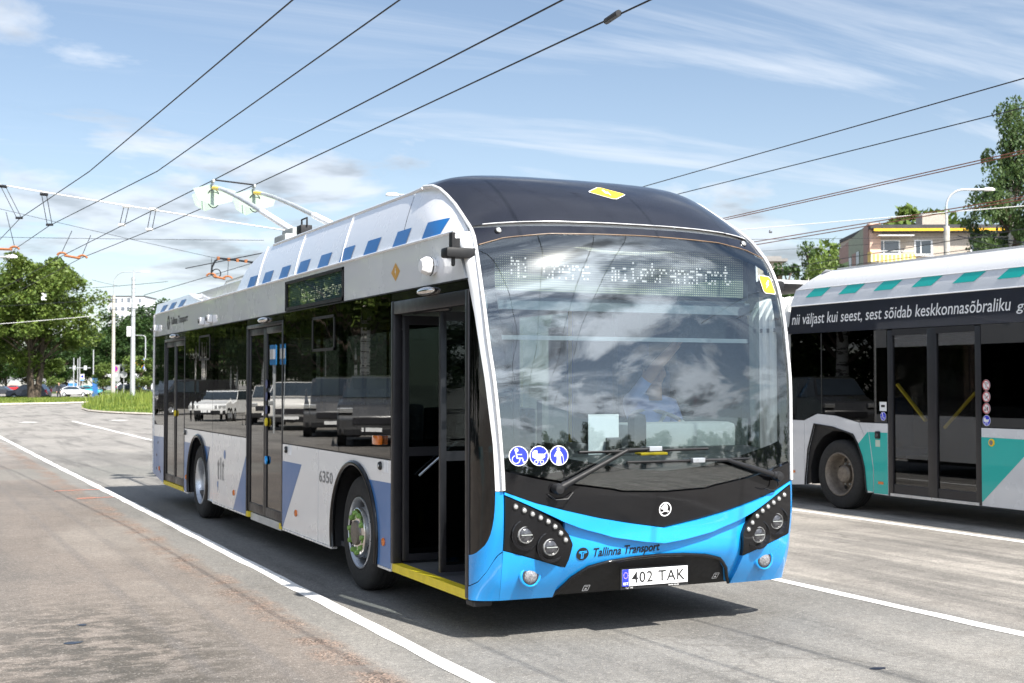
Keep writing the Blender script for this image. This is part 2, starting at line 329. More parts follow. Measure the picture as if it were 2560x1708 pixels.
tr = t.n('ShaderNodeBsdfTransparent'); pr = t.pri(Base_Color=t.mix(t.mr(t.noise(5, 4), .3, .7), (.60, .59, .57), (.82, .81, .79)), Roughness=.75, Normal=t.bump(n2, .004, .4)); mx = t.n('ShaderNodeMixShader'); t.l(wear, mx.inputs[0]); t.l(pr.outputs[0], mx.inputs[1]); t.l(tr.outputs[0], mx.inputs[2]); MT['marking'] = t.out(mx)
def stripe(pts, wd, name='lane_line', z=.004, mat='marking', jit=.011):
    m = M(); P_ = [Vector((*q, 0)) for q in pts]; L = []; Rr = []
    dense = []
    for a, b in zip(P_, P_[1:]):
        n = max(1, int((b-a).length/.35)); dense += [a+(b-a)*i/n for i in range(n)]
    dense.append(P_[-1])
    for i, q in enumerate(dense):
        d = (dense[min(i+1, len(dense)-1)]-dense[max(i-1, 0)]).normalized(); n_ = Vector((-d.y, d.x, 0)); L.append(q+n_*(wd/2+random.uniform(-jit, jit))); Rr.append(q-n_*(wd/2+random.uniform(-jit, jit)))
    k = len(dense); m.add([(q.x, q.y, z) for q in L+Rr], [(i, i+1, k+i+1, k+i) for i in range(k-1)]); return tag(m.build(name, MT[mat]), kind='structure')
stripe([(-1.72, -6), (-1.68, -.8), (-1.69, 4), (-1.72, 12), (-1.79, 22), (-1.84, 38), (-2.2, 60)], .125)
stripe([(2.30, -9), (2.275, 0), (2.28, 8), (2.2, 20)], .13)
stripe([(6.37, -4), (6.36, 6), (6.36, 30)], .12)
for px0, py0, px1, py1 in ((380, 1101, 181, 1053),):
    a, b = at(px0, py0, 2, 0), at(px1, py1, 2, 0); stripe([tuple(a[:2]), tuple(b[:2])], .14)
for px, py in ((72, 1056), (297, 1051)): a, b = at(px-20, py, 2, 0), at(px+20, py, 2, 0); stripe([tuple(a[:2]), tuple(b[:2])], .9, 'dashed_line')
MT['spray'] = simple('orange_spray', (.75, .20, .10), .8, 0, .2, 30)
for q in ((135, 1229, 257, 1224), (193, 1248, 292, 1243)): a, b = at(q[0], q[1], 2, 0), at(q[2], q[3], 2, 0); stripe([tuple(a[:2]), tuple(b[:2])], .05, 'survey_mark', .008, 'spray', .012)
MT['puddle'] = simple('oily_puddle', (.012, .016, .03), .35, 0, .2)
for px, py, r, sq in ((205, 1563, .035, .5), (183, 1608, .055, .4), (2195, 1672, .05, .3)):
    c = at(px, py, 2, 0); m = M(); m.poly([(c[0]+r*(1+.25*math.sin(3*t_+px))*math.cos(t_), c[1]+r*sq*2.2*(1+.2*math.cos(5*t_+py))*math.sin(t_), .003) for t_ in lin_list_(0, 2*math.pi, 22)[:-1]] if False else [(c[0]+r*(1+.18*math.sin(2*k*2*math.pi/28+px)+.12*math.sin(5*k*2*math.pi/28))*math.cos(k*2*math.pi/28), c[1]+r*sq*2*(1+.15*math.cos(3*k*2*math.pi/28+py))*math.sin(k*2*math.pi/28), .003) for k in range(28)]); tag(m.build('puddle', MT['puddle']), kind='structure')
# ------------------------------------------------------------------ lettering
def text_mesh(body, bold=0.0, shear=0.0, spacing=1.0):
    cu_ = bpy.data.curves.new('t', 'FONT'); cu_.body = body; cu_.size = 1; cu_.offset = bold; cu_.shear = shear; cu_.space_character = spacing; cu_.resolution_u = 3
    ob = bpy.data.objects.new('t', cu_); COL.objects.link(ob); bpy.context.view_layer.update()
    me = bpy.data.meshes.new_from_object(ob.evaluated_get(bpy.context.evaluated_depsgraph_get()))
    vs_ = [tuple(q.co) for q in me.vertices]; fs_ = [tuple(p.vertices) for p in me.polygons]
    bpy.data.objects.remove(ob); bpy.data.curves.remove(cu_); bpy.data.meshes.remove(me)
    return vs_, fs_
def text(body, fn, w, h, mat, parent, name='lettering', bold=0.0, shear=0.0, spacing=1.0, line=None):
    """fn maps (0..w, 0..h) to a 3D point; the string is fitted to the box w x h"""
    vs_, fs_ = text_mesh(body, bold, shear, spacing)
    xs = [q[0] for q in vs_]; ys = [q[1] for q in vs_]; x0, x1, y0, y1 = min(xs), max(xs), min(ys), max(ys)
    if line: y0, y1 = line
    pts = [fn((q[0]-x0)/(x1-x0)*w, (q[1]-y0)/(y1-y0)*h) for q in vs_]; nw = len(body.split())-1; cuts = []
    if nw:                                        # one object for each word: split at the widest gaps
        iv = sorted((min(vs_[i][0] for i in f), max(vs_[i][0] for i in f)) for f in fs_); gaps = []; e = iv[0][1]
        for a, b in iv[1:]:
            if a > e: gaps.append((a-e, (a+e)/2))
            e = max(e, b)
        cuts = sorted(g[1] for g in sorted(gaps)[-nw:])
    for k in range(len(cuts)+1):
        lo, hi = (cuts[k-1] if k else -1e9), (cuts[k] if k < len(cuts) else 1e9); fs = [f for f in fs_ if lo < vs_[f[0]][0] < hi]; ids = sorted({i for f in fs for i in f}); rm = {i: n for n, i in enumerate(ids)}
        m = M(); m.add([pts[i] for i in ids], [[rm[i] for i in f] for f in fs]); o = m.build(name, mat, parent)
    return o
def circle(n=28, r=1., c=(0, 0), a0=0., a1=2*math.pi, full=True):
    k = n if full else n+1
    return [(c[0]+r*math.cos(a0+(a1-a0)*i/n), c[1]+r*math.sin(a0+(a1-a0)*i/n)) for i in range(k)]
def ring2(m, fn, r0, r1, c=(0, 0), n=28, a0=0., a1=2*math.pi):
    A = circle(n, r0, c, a0, a1, False); B = circle(n, r1, c, a0, a1, False)
    m.add([fn(*q) for q in A+B], [(i, i+1, n+2+i, n+1+i) for i in range(n)])
def seg2(m, fn, a, b, wd):
    dx, dy = b[0]-a[0], b[1]-a[1]; L = math.hypot(dx, dy) or 1; nx, ny = -dy/L*wd/2, dx/L*wd/2
    m.add([fn(a[0]+nx, a[1]+ny), fn(a[0]-nx, a[1]-ny), fn(b[0]-nx, b[1]-ny), fn(b[0]+nx, b[1]+ny)], [(0, 1, 2, 3)])
def poly2(m, fn, pts): m.add([fn(*q) for q in pts], [range(len(pts))])
# pictograms drawn in a unit circle
def icon_wheelchair(m, fn):
    poly2(m, fn, circle(14, .2, (-.22, .58))); seg2(m, fn, (-.26, .4), (-.18, -.22), .13); seg2(m, fn, (-.2, .16), (.34, .14), .08); seg2(m, fn, (-.2, -.22), (.38, -.22), .1)
    seg2(m, fn, (.36, -.2), (.5, -.66), .1); seg2(m, fn, (.46, -.64), (.68, -.56), .09); ring2(m, fn, .35, .43, (-.28, -.34), 18, R(105), R(370))
def icon_pram(m, fn):
    poly2(m, fn, [(-.74, -.12), (-.74, .2), (-.66, .42), (-.5, .54), (-.2, .54), (-.2, .2), (.6, .18), (.6, -.12), (.42, -.26), (-.5, -.26)])
    seg2(m, fn, (.58, .16), (.84, .4), .08); seg2(m, fn, (-.4, -.26), (.2, -.5), .05); seg2(m, fn, (.3, -.26), (-.3, -.5), .05)
    for x in (-.32, .26): ring2(m, fn, .15, .21, (x, -.6), 16)
def icon_walker(m, fn):
    poly2(m, fn, circle(14, .18, (-.06, .62))); poly2(m, fn, [(-.24, .42), (.12, .42), (.2, .1), (.16, -.3), (.24, -.86), (.04, -.86), (-.04, -.36), (-.1, -.86), (-.3, -.86), (-.24, -.3), (-.28, .1)])
    seg2(m, fn, (-.22, .38), (-.48, -.08), .13); seg2(m, fn, (.1, .38), (.36, -.02), .13); seg2(m, fn, (.4, -.02), (.5, -.76), .04)
def icon_noscooter(m, fn): seg2(m, fn, (-.25, .5), (.35, .35), .06); seg2(m, fn, (0, .45), (-.15, -.45), .06); seg2(m, fn, (-.2, -.5), (.35, -.5), .07); ring2(m, fn, .1, .16, (.3, .3), 12)
def icon_nosmoke(m, fn): seg2(m, fn, (-.15, -.3), (.5, .2), .16); seg2(m, fn, (-.2, -.4), (-.5, .05), .06); seg2(m, fn, (-.3, .15), (-.55, .3), .05)
def icon_nofood(m, fn):
    for z in (-.12, -.26, -.4): seg2(m, fn, (-.55, z), (-.05, z), .09)
    poly2(m, fn, [(.12, .3), (.46, .3), (.4, -.4), (.2, -.4)]); seg2(m, fn, (.2, .3), (.12, .55), .05)
def disc_sign(parent, fn, mats, icon, name='round_sticker', ban=False):
    """fn(u,v,layer) in the unit circle"""
    m = M(); poly2(m, lambda a, b: fn(a, b, 0), circle(32, 1)); o = m.build(name, mats[0], parent)
    m = M(); poly2(m, lambda a, b: fn(a, b, 1), circle(32, .92)); m.build('sticker_face', mats[1], o)
    m = M(); icon(m, lambda a, b: fn(a, b, 2)); m.build('pictogram', mats[2], o)
    if ban:
        m = M(); ring2(m, lambda a, b: fn(a, b, 3), .78, .95); seg2(m, lambda a, b: fn(a, b, 3), (-.58, .62), (.58, -.62), .12); m.build('ban_ring', MT['banred'], o)
    return o
MT['iconblue'] = simple('icon_blue', (.03, .045, .16), .4)
MT['banred'] = simple('ban_red', (.5, .01, .02), .4)
def lightning(m, fn):
    poly2(m, fn, [(-.12, .6), (.06, .6), (-.02, .18), (.16, .24), (.02, -.6), (-.02, -.12), (-.2, -.16)])

# ------------------------------------------------------------------ the trolleybus: measured shape of the front
ZS=[0.28,0.45,0.75,1.018,1.343,1.746,2.0,2.211,2.447,2.638,2.766,2.83]
YS=[.16,.06,-.01,-.014,.005,.044,.099,.144,.217,.316,.427,.50]
XS=[1.11,1.14,1.155,1.158,1.171,1.198,1.215,1.223,1.225,1.21,1.185,1.183]
ZC=[0.28,0.40,0.55,0.64,0.75,0.873,0.997,1.4,1.8,2.2,2.5,2.7,2.84]
YC=[.13,.02,-.10,-.124,-.125,-.143,-.154,-.140,-.100,-.040,.03,.10,.18]
def cubic(xs, ys, x):
    n = len(xs); i = max(0, min(n-2, bisect.bisect_right(xs, x)-1))
    def m(k):
        if k == 0: return (ys[1]-ys[0])/(xs[1]-xs[0])
        if k == n-1: return (ys[-1]-ys[-2])/(xs[-1]-xs[-2])
        return (ys[k+1]-ys[k-1])/(xs[k+1]-xs[k-1])
    h = xs[i+1]-xs[i]; t = max(0, min(1, (x-xs[i])/h))
    return (2*t**3-3*t*t+1)*ys[i]+(t**3-2*t*t+t)*h*m(i)+(-2*t**3+3*t*t)*ys[i+1]+(t**3-t*t)*h*m(i+1)
def lerp(xs, ys, x):
    if x <= xs[0]: return ys[0]
    if x >= xs[-1]: return ys[-1]
    i = bisect.bisect_right(xs, x)-1; return ys[i]+(ys[i+1]-ys[i])*(x-xs[i])/(xs[i+1]-xs[i])
def strip_pt(z): return cubic(ZS, XS, z), cubic(ZS, YS, z)
def FY(x, z):
    xs, ys = strip_pt(z); yc = cubic(ZC, YC, z); return yc+(ys-yc)*abs(x/xs)**2.2
def FP(x, z, off=0.0): return (x, FY(x, z)-off, z)
def FU(u, z, off=0.0):
    x = u*strip_pt(z)[0]; return FP(x, z, off)
def PC(sd, v, z, off=0.0):                      # rounded corner: v=0 at the silver strip, v=1 at the side wall
    xs, ys = strip_pt(z); ye = max(.285, ys+.09); p0 = Vector((xs, ys)); p1 = Vector((1.272, ys+.30*(ye-ys))); p2 = Vector((1.275, ye))
    q = p0*(1-v)**2+p1*2*v*(1-v)+p2*v*v; t = (p1-p0)*(1-v)+(p2-p1)*v; n = Vector((t.y, -t.x)).normalized()
    return (sd*(q.x+n.x*off), q.y+n.y*off, z)
def lin_list(a, b, n): return [a+(b-a)*i/n for i in range(n+1)]
def patch(fn, us, lo, hi, nz, th=.02, inner=None):
    """sheet between the curves lo(u) and hi(u) on a surface fn(u,z,off), closed with a rim th deep"""
    m = M(); nu = len(us)
    for side, off in ((0, 0.0), (1, -th)):
        for j in range(nz+1):
            for u in us: a, b = lo(u), hi(u); m.v.append(tuple(map(float, fn(u, a+(b-a)*j/nz, off))))
    N = nu*(nz+1)
    for j in range(nz):
        for i in range(nu-1):
            a = j*nu+i; m.face((a, a+1, a+nu+1, a+nu)); m.face((N+a, N+a+nu, N+a+nu+1, N+a+1))
    for i in range(nu-1): m.face((i, N+i, N+i+1, i+1)); t = nz*nu; m.face((t+i, t+i+1, N+t+i+1, N+t+i))
    for j in range(nz): a = j*nu; m.face((a, a+nu, N+a+nu, N+a)); b = a+nu-1; m.face((b, N+b, N+b+nu, b+nu))
    return m
def xs_with(a, b, n, *extra): return sorted(set(lin_list(a, b, n)) | {e for e in extra if a < e < b})
sym = lambda X, Z: (lambda x: lerp(X, Z, abs(x)))

bus = thing('trolleybus', 'blue and white trolleybus with black front and its front door open', 'trolleybus', (0, 6.2, 0))
# --- curves across the front (x, z)
c_seam = sym([0, .34, .41, .69, .77, .956, 1.15], [.994, 1.006, 1.022, 1.061, 1.077, 1.112, 1.162])
c_blue = sym([0, .28, .35, .517, .75, .957, 1.15], [.745, .789, .802, .834, .890, .945, 1.018])
c_step = sym([0, .16, .22, .395, .49, .625, .76, .80, .914, 1.06, 1.15], [.641, .658, .669, .699, .728, .765, .818, .838, .893, .962, 1.002])
c_grille = sym([0, .2, .40, .54, .63, .70, .72], [.552, .545, .524, .488, .41, .30, .287])
c_gtop = sym([0, .24, .69, .9, 1.0, 1.07, 1.19], [2.777, 2.775, 2.768, 2.745, 2.73, 2.705, 2.665])
fx = lambda x, z, o: FP(x, z, o)
def in_u(c): return lambda u: c(u*1.165)
US = lin_list(-1, 1, 48)
ws = patch(lambda u, z, o: FU(u*.992, z, o), US, lambda u: in_u(c_seam)(u)+.006, in_u(c_gtop), 36, .006)
MTW = ws.build('windshield', MT['windshield'], bus, 40)
# black border printed round the inside of the windshield
def frit(us, lo, hi, nz): return patch(lambda u, z, o: FU(u*.985, z, o-.010), us, lo, hi, nz, .002)
b_in = lambda u: in_u(c_seam)(u)+.14+.06*(1-abs(u))**.5*0+ .04*abs(u)
m = frit(US, lambda u: in_u(c_seam)(u)+.012, b_in, 4); m.build('windshield_border', MT['glossblack'], bus, 40)
m = frit(US, lambda u: in_u(c_gtop)(u)-.085-.05*abs(u)**6, lambda u: in_u(c_gtop)(u)-.006, 3); m.build('windshield_border', MT['glossblack'], bus, 40)
for sd in (-1, 1):
    for_us = sorted([sd*.935, sd*.96, sd*.99]); m = frit(for_us, b_in, lambda u: in_u(c_gtop)(u)-.08, 22); m.build('windshield_border', MT['glossblack'], bus, 40)
patch(fx, xs_with(-1.15, 1.15, 40, 0), lambda x: c_blue(x)+.004, lambda x: c_seam(x)-.006, 6, .03).build('front_mask', MT['glossblack'], bus, 35)
patch(lambda x, z, o: FP(x, z, o+.022*min(1, max(.2, (1.15-abs(x))*3))), xs_with(-1.15, 1.15, 46, 0, .76, -.76), c_step, c_blue, 4, .06).build('front_band', MT['cyan'], bus, 30)
bump_c = patch(lambda x, z, o: FP(x, z, o-.030), xs_with(-.725, .725, 44, 0, .7, -.7, .63, -.63), c_grille, lambda x: c_step(x)+.012, 10, .03); bump_c.build('bumper_centre', MT['cyan'], bus, 30)
grille = patch(lambda x, z, o: FP(x, z, o-.058), xs_with(-.72, .72, 32), lambda x: .287, lambda x: c_grille(x)+.012, 8, .02).build('bumper_grille', MT['black'], bus, 30)
# rounded rim of the grille opening
M().tube([FP(x, c_grille(x), -.018) for x in xs_with(-.72, .72, 30)], .013, 8).build('grille_rim', MT['glossblack'], bus, 60)

c_hl_top = lambda a: lerp([.684, .712, .782, .914, 1.06, 1.147], [.665, .728, .808, .884, .953, .992], a)
c_hl_bot = lambda a: lerp([.684, .70, .713, .918, 1.152], [.655, .56, .503, .571, .640], a)
for sd in (-1, 1):
    us = sorted(sd*q for q in [.684, .69, .70, .713, .74, .782, .83, .88, .918, .97, 1.02, 1.06, 1.10, 1.148])
    hl = patch(lambda x, z, o: FP(x, z, o+.006), us, lambda x: c_hl_bot(abs(x)), lambda x: c_hl_top(abs(x)), 8, .05).build('headlight_cluster', MT['glossblack'], bus, 30)
    for x, z in [(1.079,.922),(1.022,.897),(.967,.872),(.912,.846),(.859,.819),(.810,.784),(.768,.739),(.733,.693)]:
        p = Vector(FP(sd*x, z, .008)); rl = M().lathe([(.023, -.01), (.023, .001), (.017, .004)], p, (0, -1, .05), 14).build('running_light', MT['black'], hl, 50); M().lathe([(.0165, .001), (.013, .006), (.006, .008), (.0005, .0085)], p, (0, -1, .05), 14).build('lamp_lens', MT['ledlens'], rl, 50)
    for x, z in [(1.006, .736), (.832, .649)]:
        p = Vector(FP(sd*x, z, .0)); lamp = M().lathe([(.105, .008), (.098, .010), (.082, -.012), (.062, -.02)], p, (0, -1, .02), 26).build('headlamp', MT['glossblack'], hl, 60)
        M().lathe([(.058, -.02), (.058, .010), (.053, .014), (.050, .006)], p, (0, -1, .02), 26).build('lamp_ring', MT['lens'], lamp, 60)
        M().lathe([(.050, .004), (.043, .012), (.028, .018), (.001, .020)], p, (0, -1, .02), 22).build('lamp_lens', MT['lensdark'], lamp, 60)
        M().box(p.x-.040, p.x+.040, p.y-.024, p.y-.016, p.z-.0025, p.z+.0025).build('lens_bar', MT['greyplastic'], lamp)
    # lower corner of the bumper, proud of the centre
    ct = lambda a: lerp([.705, .713, .918, 1.152], [.49, .498, .565, .634], a)
    us = sorted(sd*q for q in [.722, .735, .76, .80, .85, .90, .95, 1.0, 1.05, 1.10])
    cb = patch(lambda x, z, o: FP(x, z, o+.004), us, lambda x: .283, lambda x: ct(abs(x)), 8, .04).build('bumper_corner', MT['cyan'], bus, 30)
    m = M(); vv = lin_list(0, 1, 10); zz = lin_list(0, 1, 8)
    zj = lambda v: lerp([0, .13, .36, .61, .95, 1], [.63, .60, .49, .415, .38, .378], v)
    m.grid(lambda v, t: PC(sd, v, .283+(zj(v)-.008-.283)*t, .003), vv, zz); m.grid(lambda a, t: FP(sd*(1.10+a*(strip_pt(.283+(ct(1.1+a*.05)-.283)*t)[0]-1.10)), .283+(ct(1.1+a*.05)-.283)*t, .004), [0, .5, 1], zz); m.build('bumper_corner_wrap', MT['cyan'], cb, 35)
    p = Vector(FP(sd*.943, .455, .004)); fog = M().lathe([(.080, -.006), (.076, .010), (.066, .014), (.058, .004)], p, (0, -1, 0), 26).build('fog_lamp', MT['cyan'], cb, 60)
    M().lathe([(.059, .0), (.057, .012), (.047, .014)], p, (0, -1, 0), 24).build('lamp_ring', MT['lensdark'], fog, 60)
    M().lathe([(.047, .010), (.034, .020), (.002, .024)], p, (0, -1, 0), 20).build('lamp_lens', MT['foglens'], fog, 60)
    # blue corner above the joint, quarter window, white pillar
    qb = lambda v: lerp([0, .19, .2, .215, .235, .27, .31, .37, .45, .55, .7, .85, 1], [1.02, 1.02, .95, .89, .84, .785, .74, .70, .665, .64, .608, .59, .58], v)
    vv = sorted(set(lin_list(0, 1, 14) + [.19, .2, .215, .235, .27, .31, .37, .45, .55]))
    patch(lambda v, z, o: PC(sd, v, z, o), vv, zj, qb, 8, .02).build('front_corner', MT['cyan'], bus, 35)
    vq = sorted(set(lin_list(.2, 1, 14) + [.215, .235, .27, .31, .32, .37, .43, .6])); qt = lambda v: lerp([.2, .32, .43, .6, .8, 1], [1.34, 1.75, 2.0, 2.2, 2.32, 2.40], v)
    patch(lambda v, z, o: PC(sd, v, z, o-.006), vq, lambda v: qb(v)+.004, qt, 16, .005).build('quarter_window', MT['doorglass'], bus, 35)
    vp = lambda z: lerp([1.02, 1.34, 1.75, 2.0, 2.2, 2.32, 2.40], [.19, .2, .32, .43, .6, .8, 1.0], z)
    m = M(); m.grid(lambda z, t: PC(sd, t*vp(z), z), lin_list(1.024, 2.785, 40), lin_list(0, 1, 6)); m.build('corner_pillar', MT['white'], bus, 35)
    # silver strip that frames the black front and runs up over the roof edge
    path = [(sd*strip_pt(z)[0], strip_pt(z)[1]-.006, z) for z in lin_list(1.03, 2.80, 30)]
    path += [(sd*x, y-.004, z+.004) for x, y, z in [(1.183,.49,2.818),(1.172,.658,2.924),(1.154,.826,3.018),(1.146,1.0,3.107),(1.150,1.132,3.172),(1.165,1.23,3.205),(1.172,1.40,3.222)]]
    M().tube(path, .014, 8).build('corner_trim', MT['silver'], bus, 60)
# --- black top band with marker lights, and the roof dome
patch(lambda u, z, o: FU(u*.992, z, o), US, lambda u: in_u(c_gtop)(u)+.006, lambda u: 2.832-.022*abs(u)**4, 5, .02).build('top_band', MT['domeblack'], bus, 40)
M().tube([FU(u, in_u(c_gtop)(u)+.002, .001) for u in lin_list(-.98, .98, 30)], .004, 6).build('glass_edge_trim', simple('brown_edge', (.20, .13, .08), .4), bus, 60)
for sd in (-1, 1):
    p = Vector(FP(sd*1.02, 2.79, .003)); mk = M().lathe([(.026, -.01), (.026, .008), (.021, .012)], p, (0, -1, .5), 16).build('marker_light', MT['black'], bus, 60); M().lathe([(.021, .010), (.012, .018), (.001, .02)], p, (0, -1, .5), 16).build('lamp_lens', MT['lens'], mk, 60)
SD = [(1.183,.505,2.826),(1.172,.658,2.924),(1.154,.826,3.018),(1.144,1.0,3.107),(1.150,1.132,3.172),(1.165,1.25,3.212),(1.172,1.50,3.225)]
CD = [(.205,2.862),(.40,3.005),(.633,3.140),(.93,3.265),(1.2,3.328),(1.45,3.360),(1.75,3.372)]
tS = list(range(7))
def dome(u, s, off=0.0):
    xs, ys, zs = (cubic(tS, [q[k] for q in SD], s) for k in range(3)); yc, zc = (cubic(tS, [q[k] for q in CD], s) for k in range(2)); a = abs(u)
    return (u*xs*(1+.0*a), yc+(ys-yc)*a**2.4-off*.6, zc+(zs-zc)*(.25*a**2.2+.75*a**6)+off*.8)
m = M(); m.grid(lambda u, s: dome(u, s), lin_list(-1, 1, 44), lin_list(0, 6, 36)); m.build('roof_dome', MT['domeblack'], bus, 60)
m = M(); m.grid(lambda u, t: (dome(u, 0)[0]*.985, dome(u, 0)[1]+.03, dome(u, 0)[2]-.05+.05*t), lin_list(-1, 1, 30), [0, 1]); m.build('dome_gap_strip', MT['pwhite'], bus)  # plain white strip set just behind the slit under the dome
M().tube([dome(u, 0, .004) for u in lin_list(-.93, .93, 40)], .004, 6).build('dome_lip', MT['silver'], bus, 60)
# yellow high-voltage signs on the front
def voltage_sign(fn, parent, face):
    m = M(); rr = [(-1, -.05), (-.95, .12), (-.12, .95), (.12, .95), (.95, .12), (1, -.05), (.95, -.12), (.12, -.95), (-.12, -.95), (-.95, -.12)]
    poly2(m, lambda a, b: fn(a, b, 0), rr); o = m.build('voltage_sign', MT['pwhite'], parent)
    m = M(); poly2(m, lambda a, b: fn(a*.93, b*.93, 1), rr); m.build('sign_face', face, o)
    m = M(); lightning(m, lambda a, b: fn(a*.8, b*.8, 2)); m.build('pictogram', MT['pwhite'], o)
def rot2(a, b, t): return a*math.cos(t)-b*math.sin(t), a*math.sin(t)+b*math.cos(t)
def dome_at(x, z, off):
    lo, hi = 0., 6.
    for _ in range(30):
        s = (lo+hi)/2; u = x/cubic(tS, [q[0] for q in SD], s)
        if dome(u, s)[2] < z: lo = s
        else: hi = s
    return dome(u, s, off)
dq = rot2
voltage_sign(lambda a, b, k: dome_at(.0+a*.155, 3.148+b*.062, .004+.0015*k), bus, MT['signyellow'])
voltage_sign(lambda a, b, k: FP(1.105+dq(a*.10, b*.085, R(-42))[0], 2.47+dq(a*.10, b*.085, R(-42))[1], .004+.0015*k), bus, MT['signyellow'])
# --- emblem, lettering, plate on the front
def front2(cx, cz, sx, sz, off): return lambda a, b, k=0: FP(cx+a*sx, cz+b*sz, off+.0012*k)
em = front2(.002, .872, .049, .049, .004)
m = M(); ring2(m, em, .84, 1.0, (0, 0), 36); poly2(m, em, [(-.62, -.5), (-.5, -.52), (-.2, -.34), (.3, -.36), (.42, -.46), (.66, -.30), (.42, -.16), (.34, -.28), (.22, -.26), (.38, .0), (.42, .3), (.3, .56), (.1, .76), (-.2, .74), (-.3, .58), (-.42, .58), (-.48, .38), (-.62, .32), (-.64, .02), (-.3, .0), (-.22, -.28), (-.42, -.36), (-.6, -.3)])
m.build('emblem', MT['pwhite'], bus)
def lg(cx, cz, r, fnp, parent, cols):
    m = M(); poly2(m, lambda a, b: fnp(cx+a*r, cz+b*r, 0), circle(30)); o = m.build('operator_logo', cols[0], parent)
    m = M(); f = lambda a, b: fnp(cx+a*r, cz+b*r, 1)
    poly2(m, f, [(-.68, .22), (-.5, .42), (.72, .48), (.6, .34), (.0, .3), (-.2, .2)]); poly2(m, f, [(.05, .2), (.75, .3), (.6, .12), (.16, .08)]); poly2(m, f, [(-.66, .04), (-.3, .16), (-.04, .08), (-.04, -.74), (-.2, -.78), (-.22, -.1), (-.3, .02)]); poly2(m, f, [(.06, .1), (.2, .06), (.2, -.72), (.06, -.76)])
    m.build('logo_mark', cols[1], o)
lg(-.592, .590, .044, lambda x, z, k: FP(x, z, -.030+.003+.0012*k), bus, (MT['pblack'], MT['cyan']))
text('Tallinna Transport', lambda a, b: FP(-.515+a, .548+b+.038*a, -.030+.0035), .505, .078, MT['pblack'], bus, bold=.02, shear=.12)
plate = M().box(-.262, .262, -.018, -.006, .345, .458).build('number_plate', MT['pwhite'], bus)
M().box(-.272, .272, -.008, .004, .322, .468).build('plate_holder', MT['black'], plate)
M().box(-.262, -.212, -.0195, -.0185, .345, .458).build('plate_band', MT['sblue'], plate)
pf = lambda x0, z0, y=-.0195: (lambda a, b: (x0+a, y, z0+b))
text('402 TAK', pf(-.19, .364), .43, .076, MT['pblack'], plate, bold=.012, spacing=1.12)
text('EST', pf(-.257, .353, -.0205), .040, .018, MT['pwhite'], plate, bold=.02)
m = M()
for k in range(12): t = k*math.pi/6; poly2(m, lambda a, b: (-.237+.016*math.cos(t)+a*.0025, -.0205, .418+.020*math.sin(t)+b*.003), circle(5))
m.build('plate_stars', MT['signyellow'], plate)
text('TLT AS', pf(-.235, .327, -.0095), .06, .012, MT['pwhite'], plate); text('www.tlt.ee', pf(.11, .327, -.0095), .085, .013, MT['pwhite'], plate)
for x, z in ((-.455, .325), (.60, .345)):
    m = M(); f = front2(x, z, .021, .021, -.055); seg2(m, f, (-1, 1), (1, 1), .2); seg2(m, f, (-1, -1), (1, -1), .2); seg2(m, f, (-1, 1), (-1, -1), .2); seg2(m, f, (1, 1), (1, -1), .2); poly2(m, f, [(-.6, -.6), (.6, -.6), (0, .1)]); seg2(m, f, (-.6, .5), (.6, .5), .2); m.build('jack_point_mark', MT['pwhite'], bus)
for x, ic in ((-1.055, icon_wheelchair), (-.919, icon_pram), (-.785, icon_walker)):
    disc_sign(bus, lambda a, b, k, x=x: FP(x+a*.064, 1.255+b*.066, .003+.001*k), (MT['pwhite'], MT['sblue'], MT['pwhite']), ic)
# --- wipers
def wiper(pivot, elbow, joint, b0, b1):
    pv = Vector(FP(*pivot, .055)); el = Vector(FP(*elbow, .06)); jt = Vector(FP(*joint, .045)); B0 = Vector(FP(*b0, .022)); B1 = Vector(FP(*b1, .022))
    arm = M().tube([pv, pv+(el-pv)*.12], .026, 10).build('wiper_arm', MT['black'], bus, 60)
    M().tube([pv+(el-pv)*.1, pv+(el-pv)*.5, el], [.023, .019, .013], 8).tube([el, el+(jt-el)*.5, jt], [.013, .011, .010], 8).build('arm_tube', MT['black'], arm, 60)
    M().lathe([(.03, -.05), (.038, .0), (.03, .03), (.001, .034)], pv, (0, -1, 0), 16).build('wiper_pivot', MT['black'], arm, 60)
    bl = M(); n = 14; P = [B0+(B1-B0)*(i/n) for i in range(n+1)]; P = [Vector(FP(q.x, q.z, .02)) for q in P]
    bl.tube(P, .008, 6); bl.build('wiper_blade', MT['black'], arm, 60); M().tube([q+Vector((0, .012, -.008)) for q in P], .004, 5).build('blade_rubber', MT['rubber'], arm)
    M().cbox(jt.x-.05, jt.x+.05, jt.y-.015, jt.y+.022, jt.z-.016, jt.z+.016, .004).build('blade_clip', MT['steel'], arm)
wiper((-.818, 1.038), (-.322, 1.285), (-.105, 1.29), (-.652, 1.275), (.345, 1.28))
wiper((.974, 1.065), (.479, 1.20), (.242, 1.203), (-.307, 1.203), (.712, 1.20))
pts = [FP(.96, 1.06, .03), FP(1.02, .985, .05), FP(.95, .945, .055), FP(.84, .985, .045)]
M().tube([tuple(np.array(pts[0])*(1-t)**3+3*np.array(pts[1])*t*(1-t)**2+3*np.array(pts[2])*t*t*(1-t)+np.array(pts[3])*t**3) for t in lin_list(0, 1, 12)], .005, 6).build('washer_hose', MT['black'], bus, 60)
pts = [FP(-.87, 1.0, .02), FP(-.83, .965, .05), FP(-.75, .97, .05), FP(-.70, 1.01, .02)]
M().tube(pts, .005, 6).build('washer_hose', MT['black'], bus, 60)
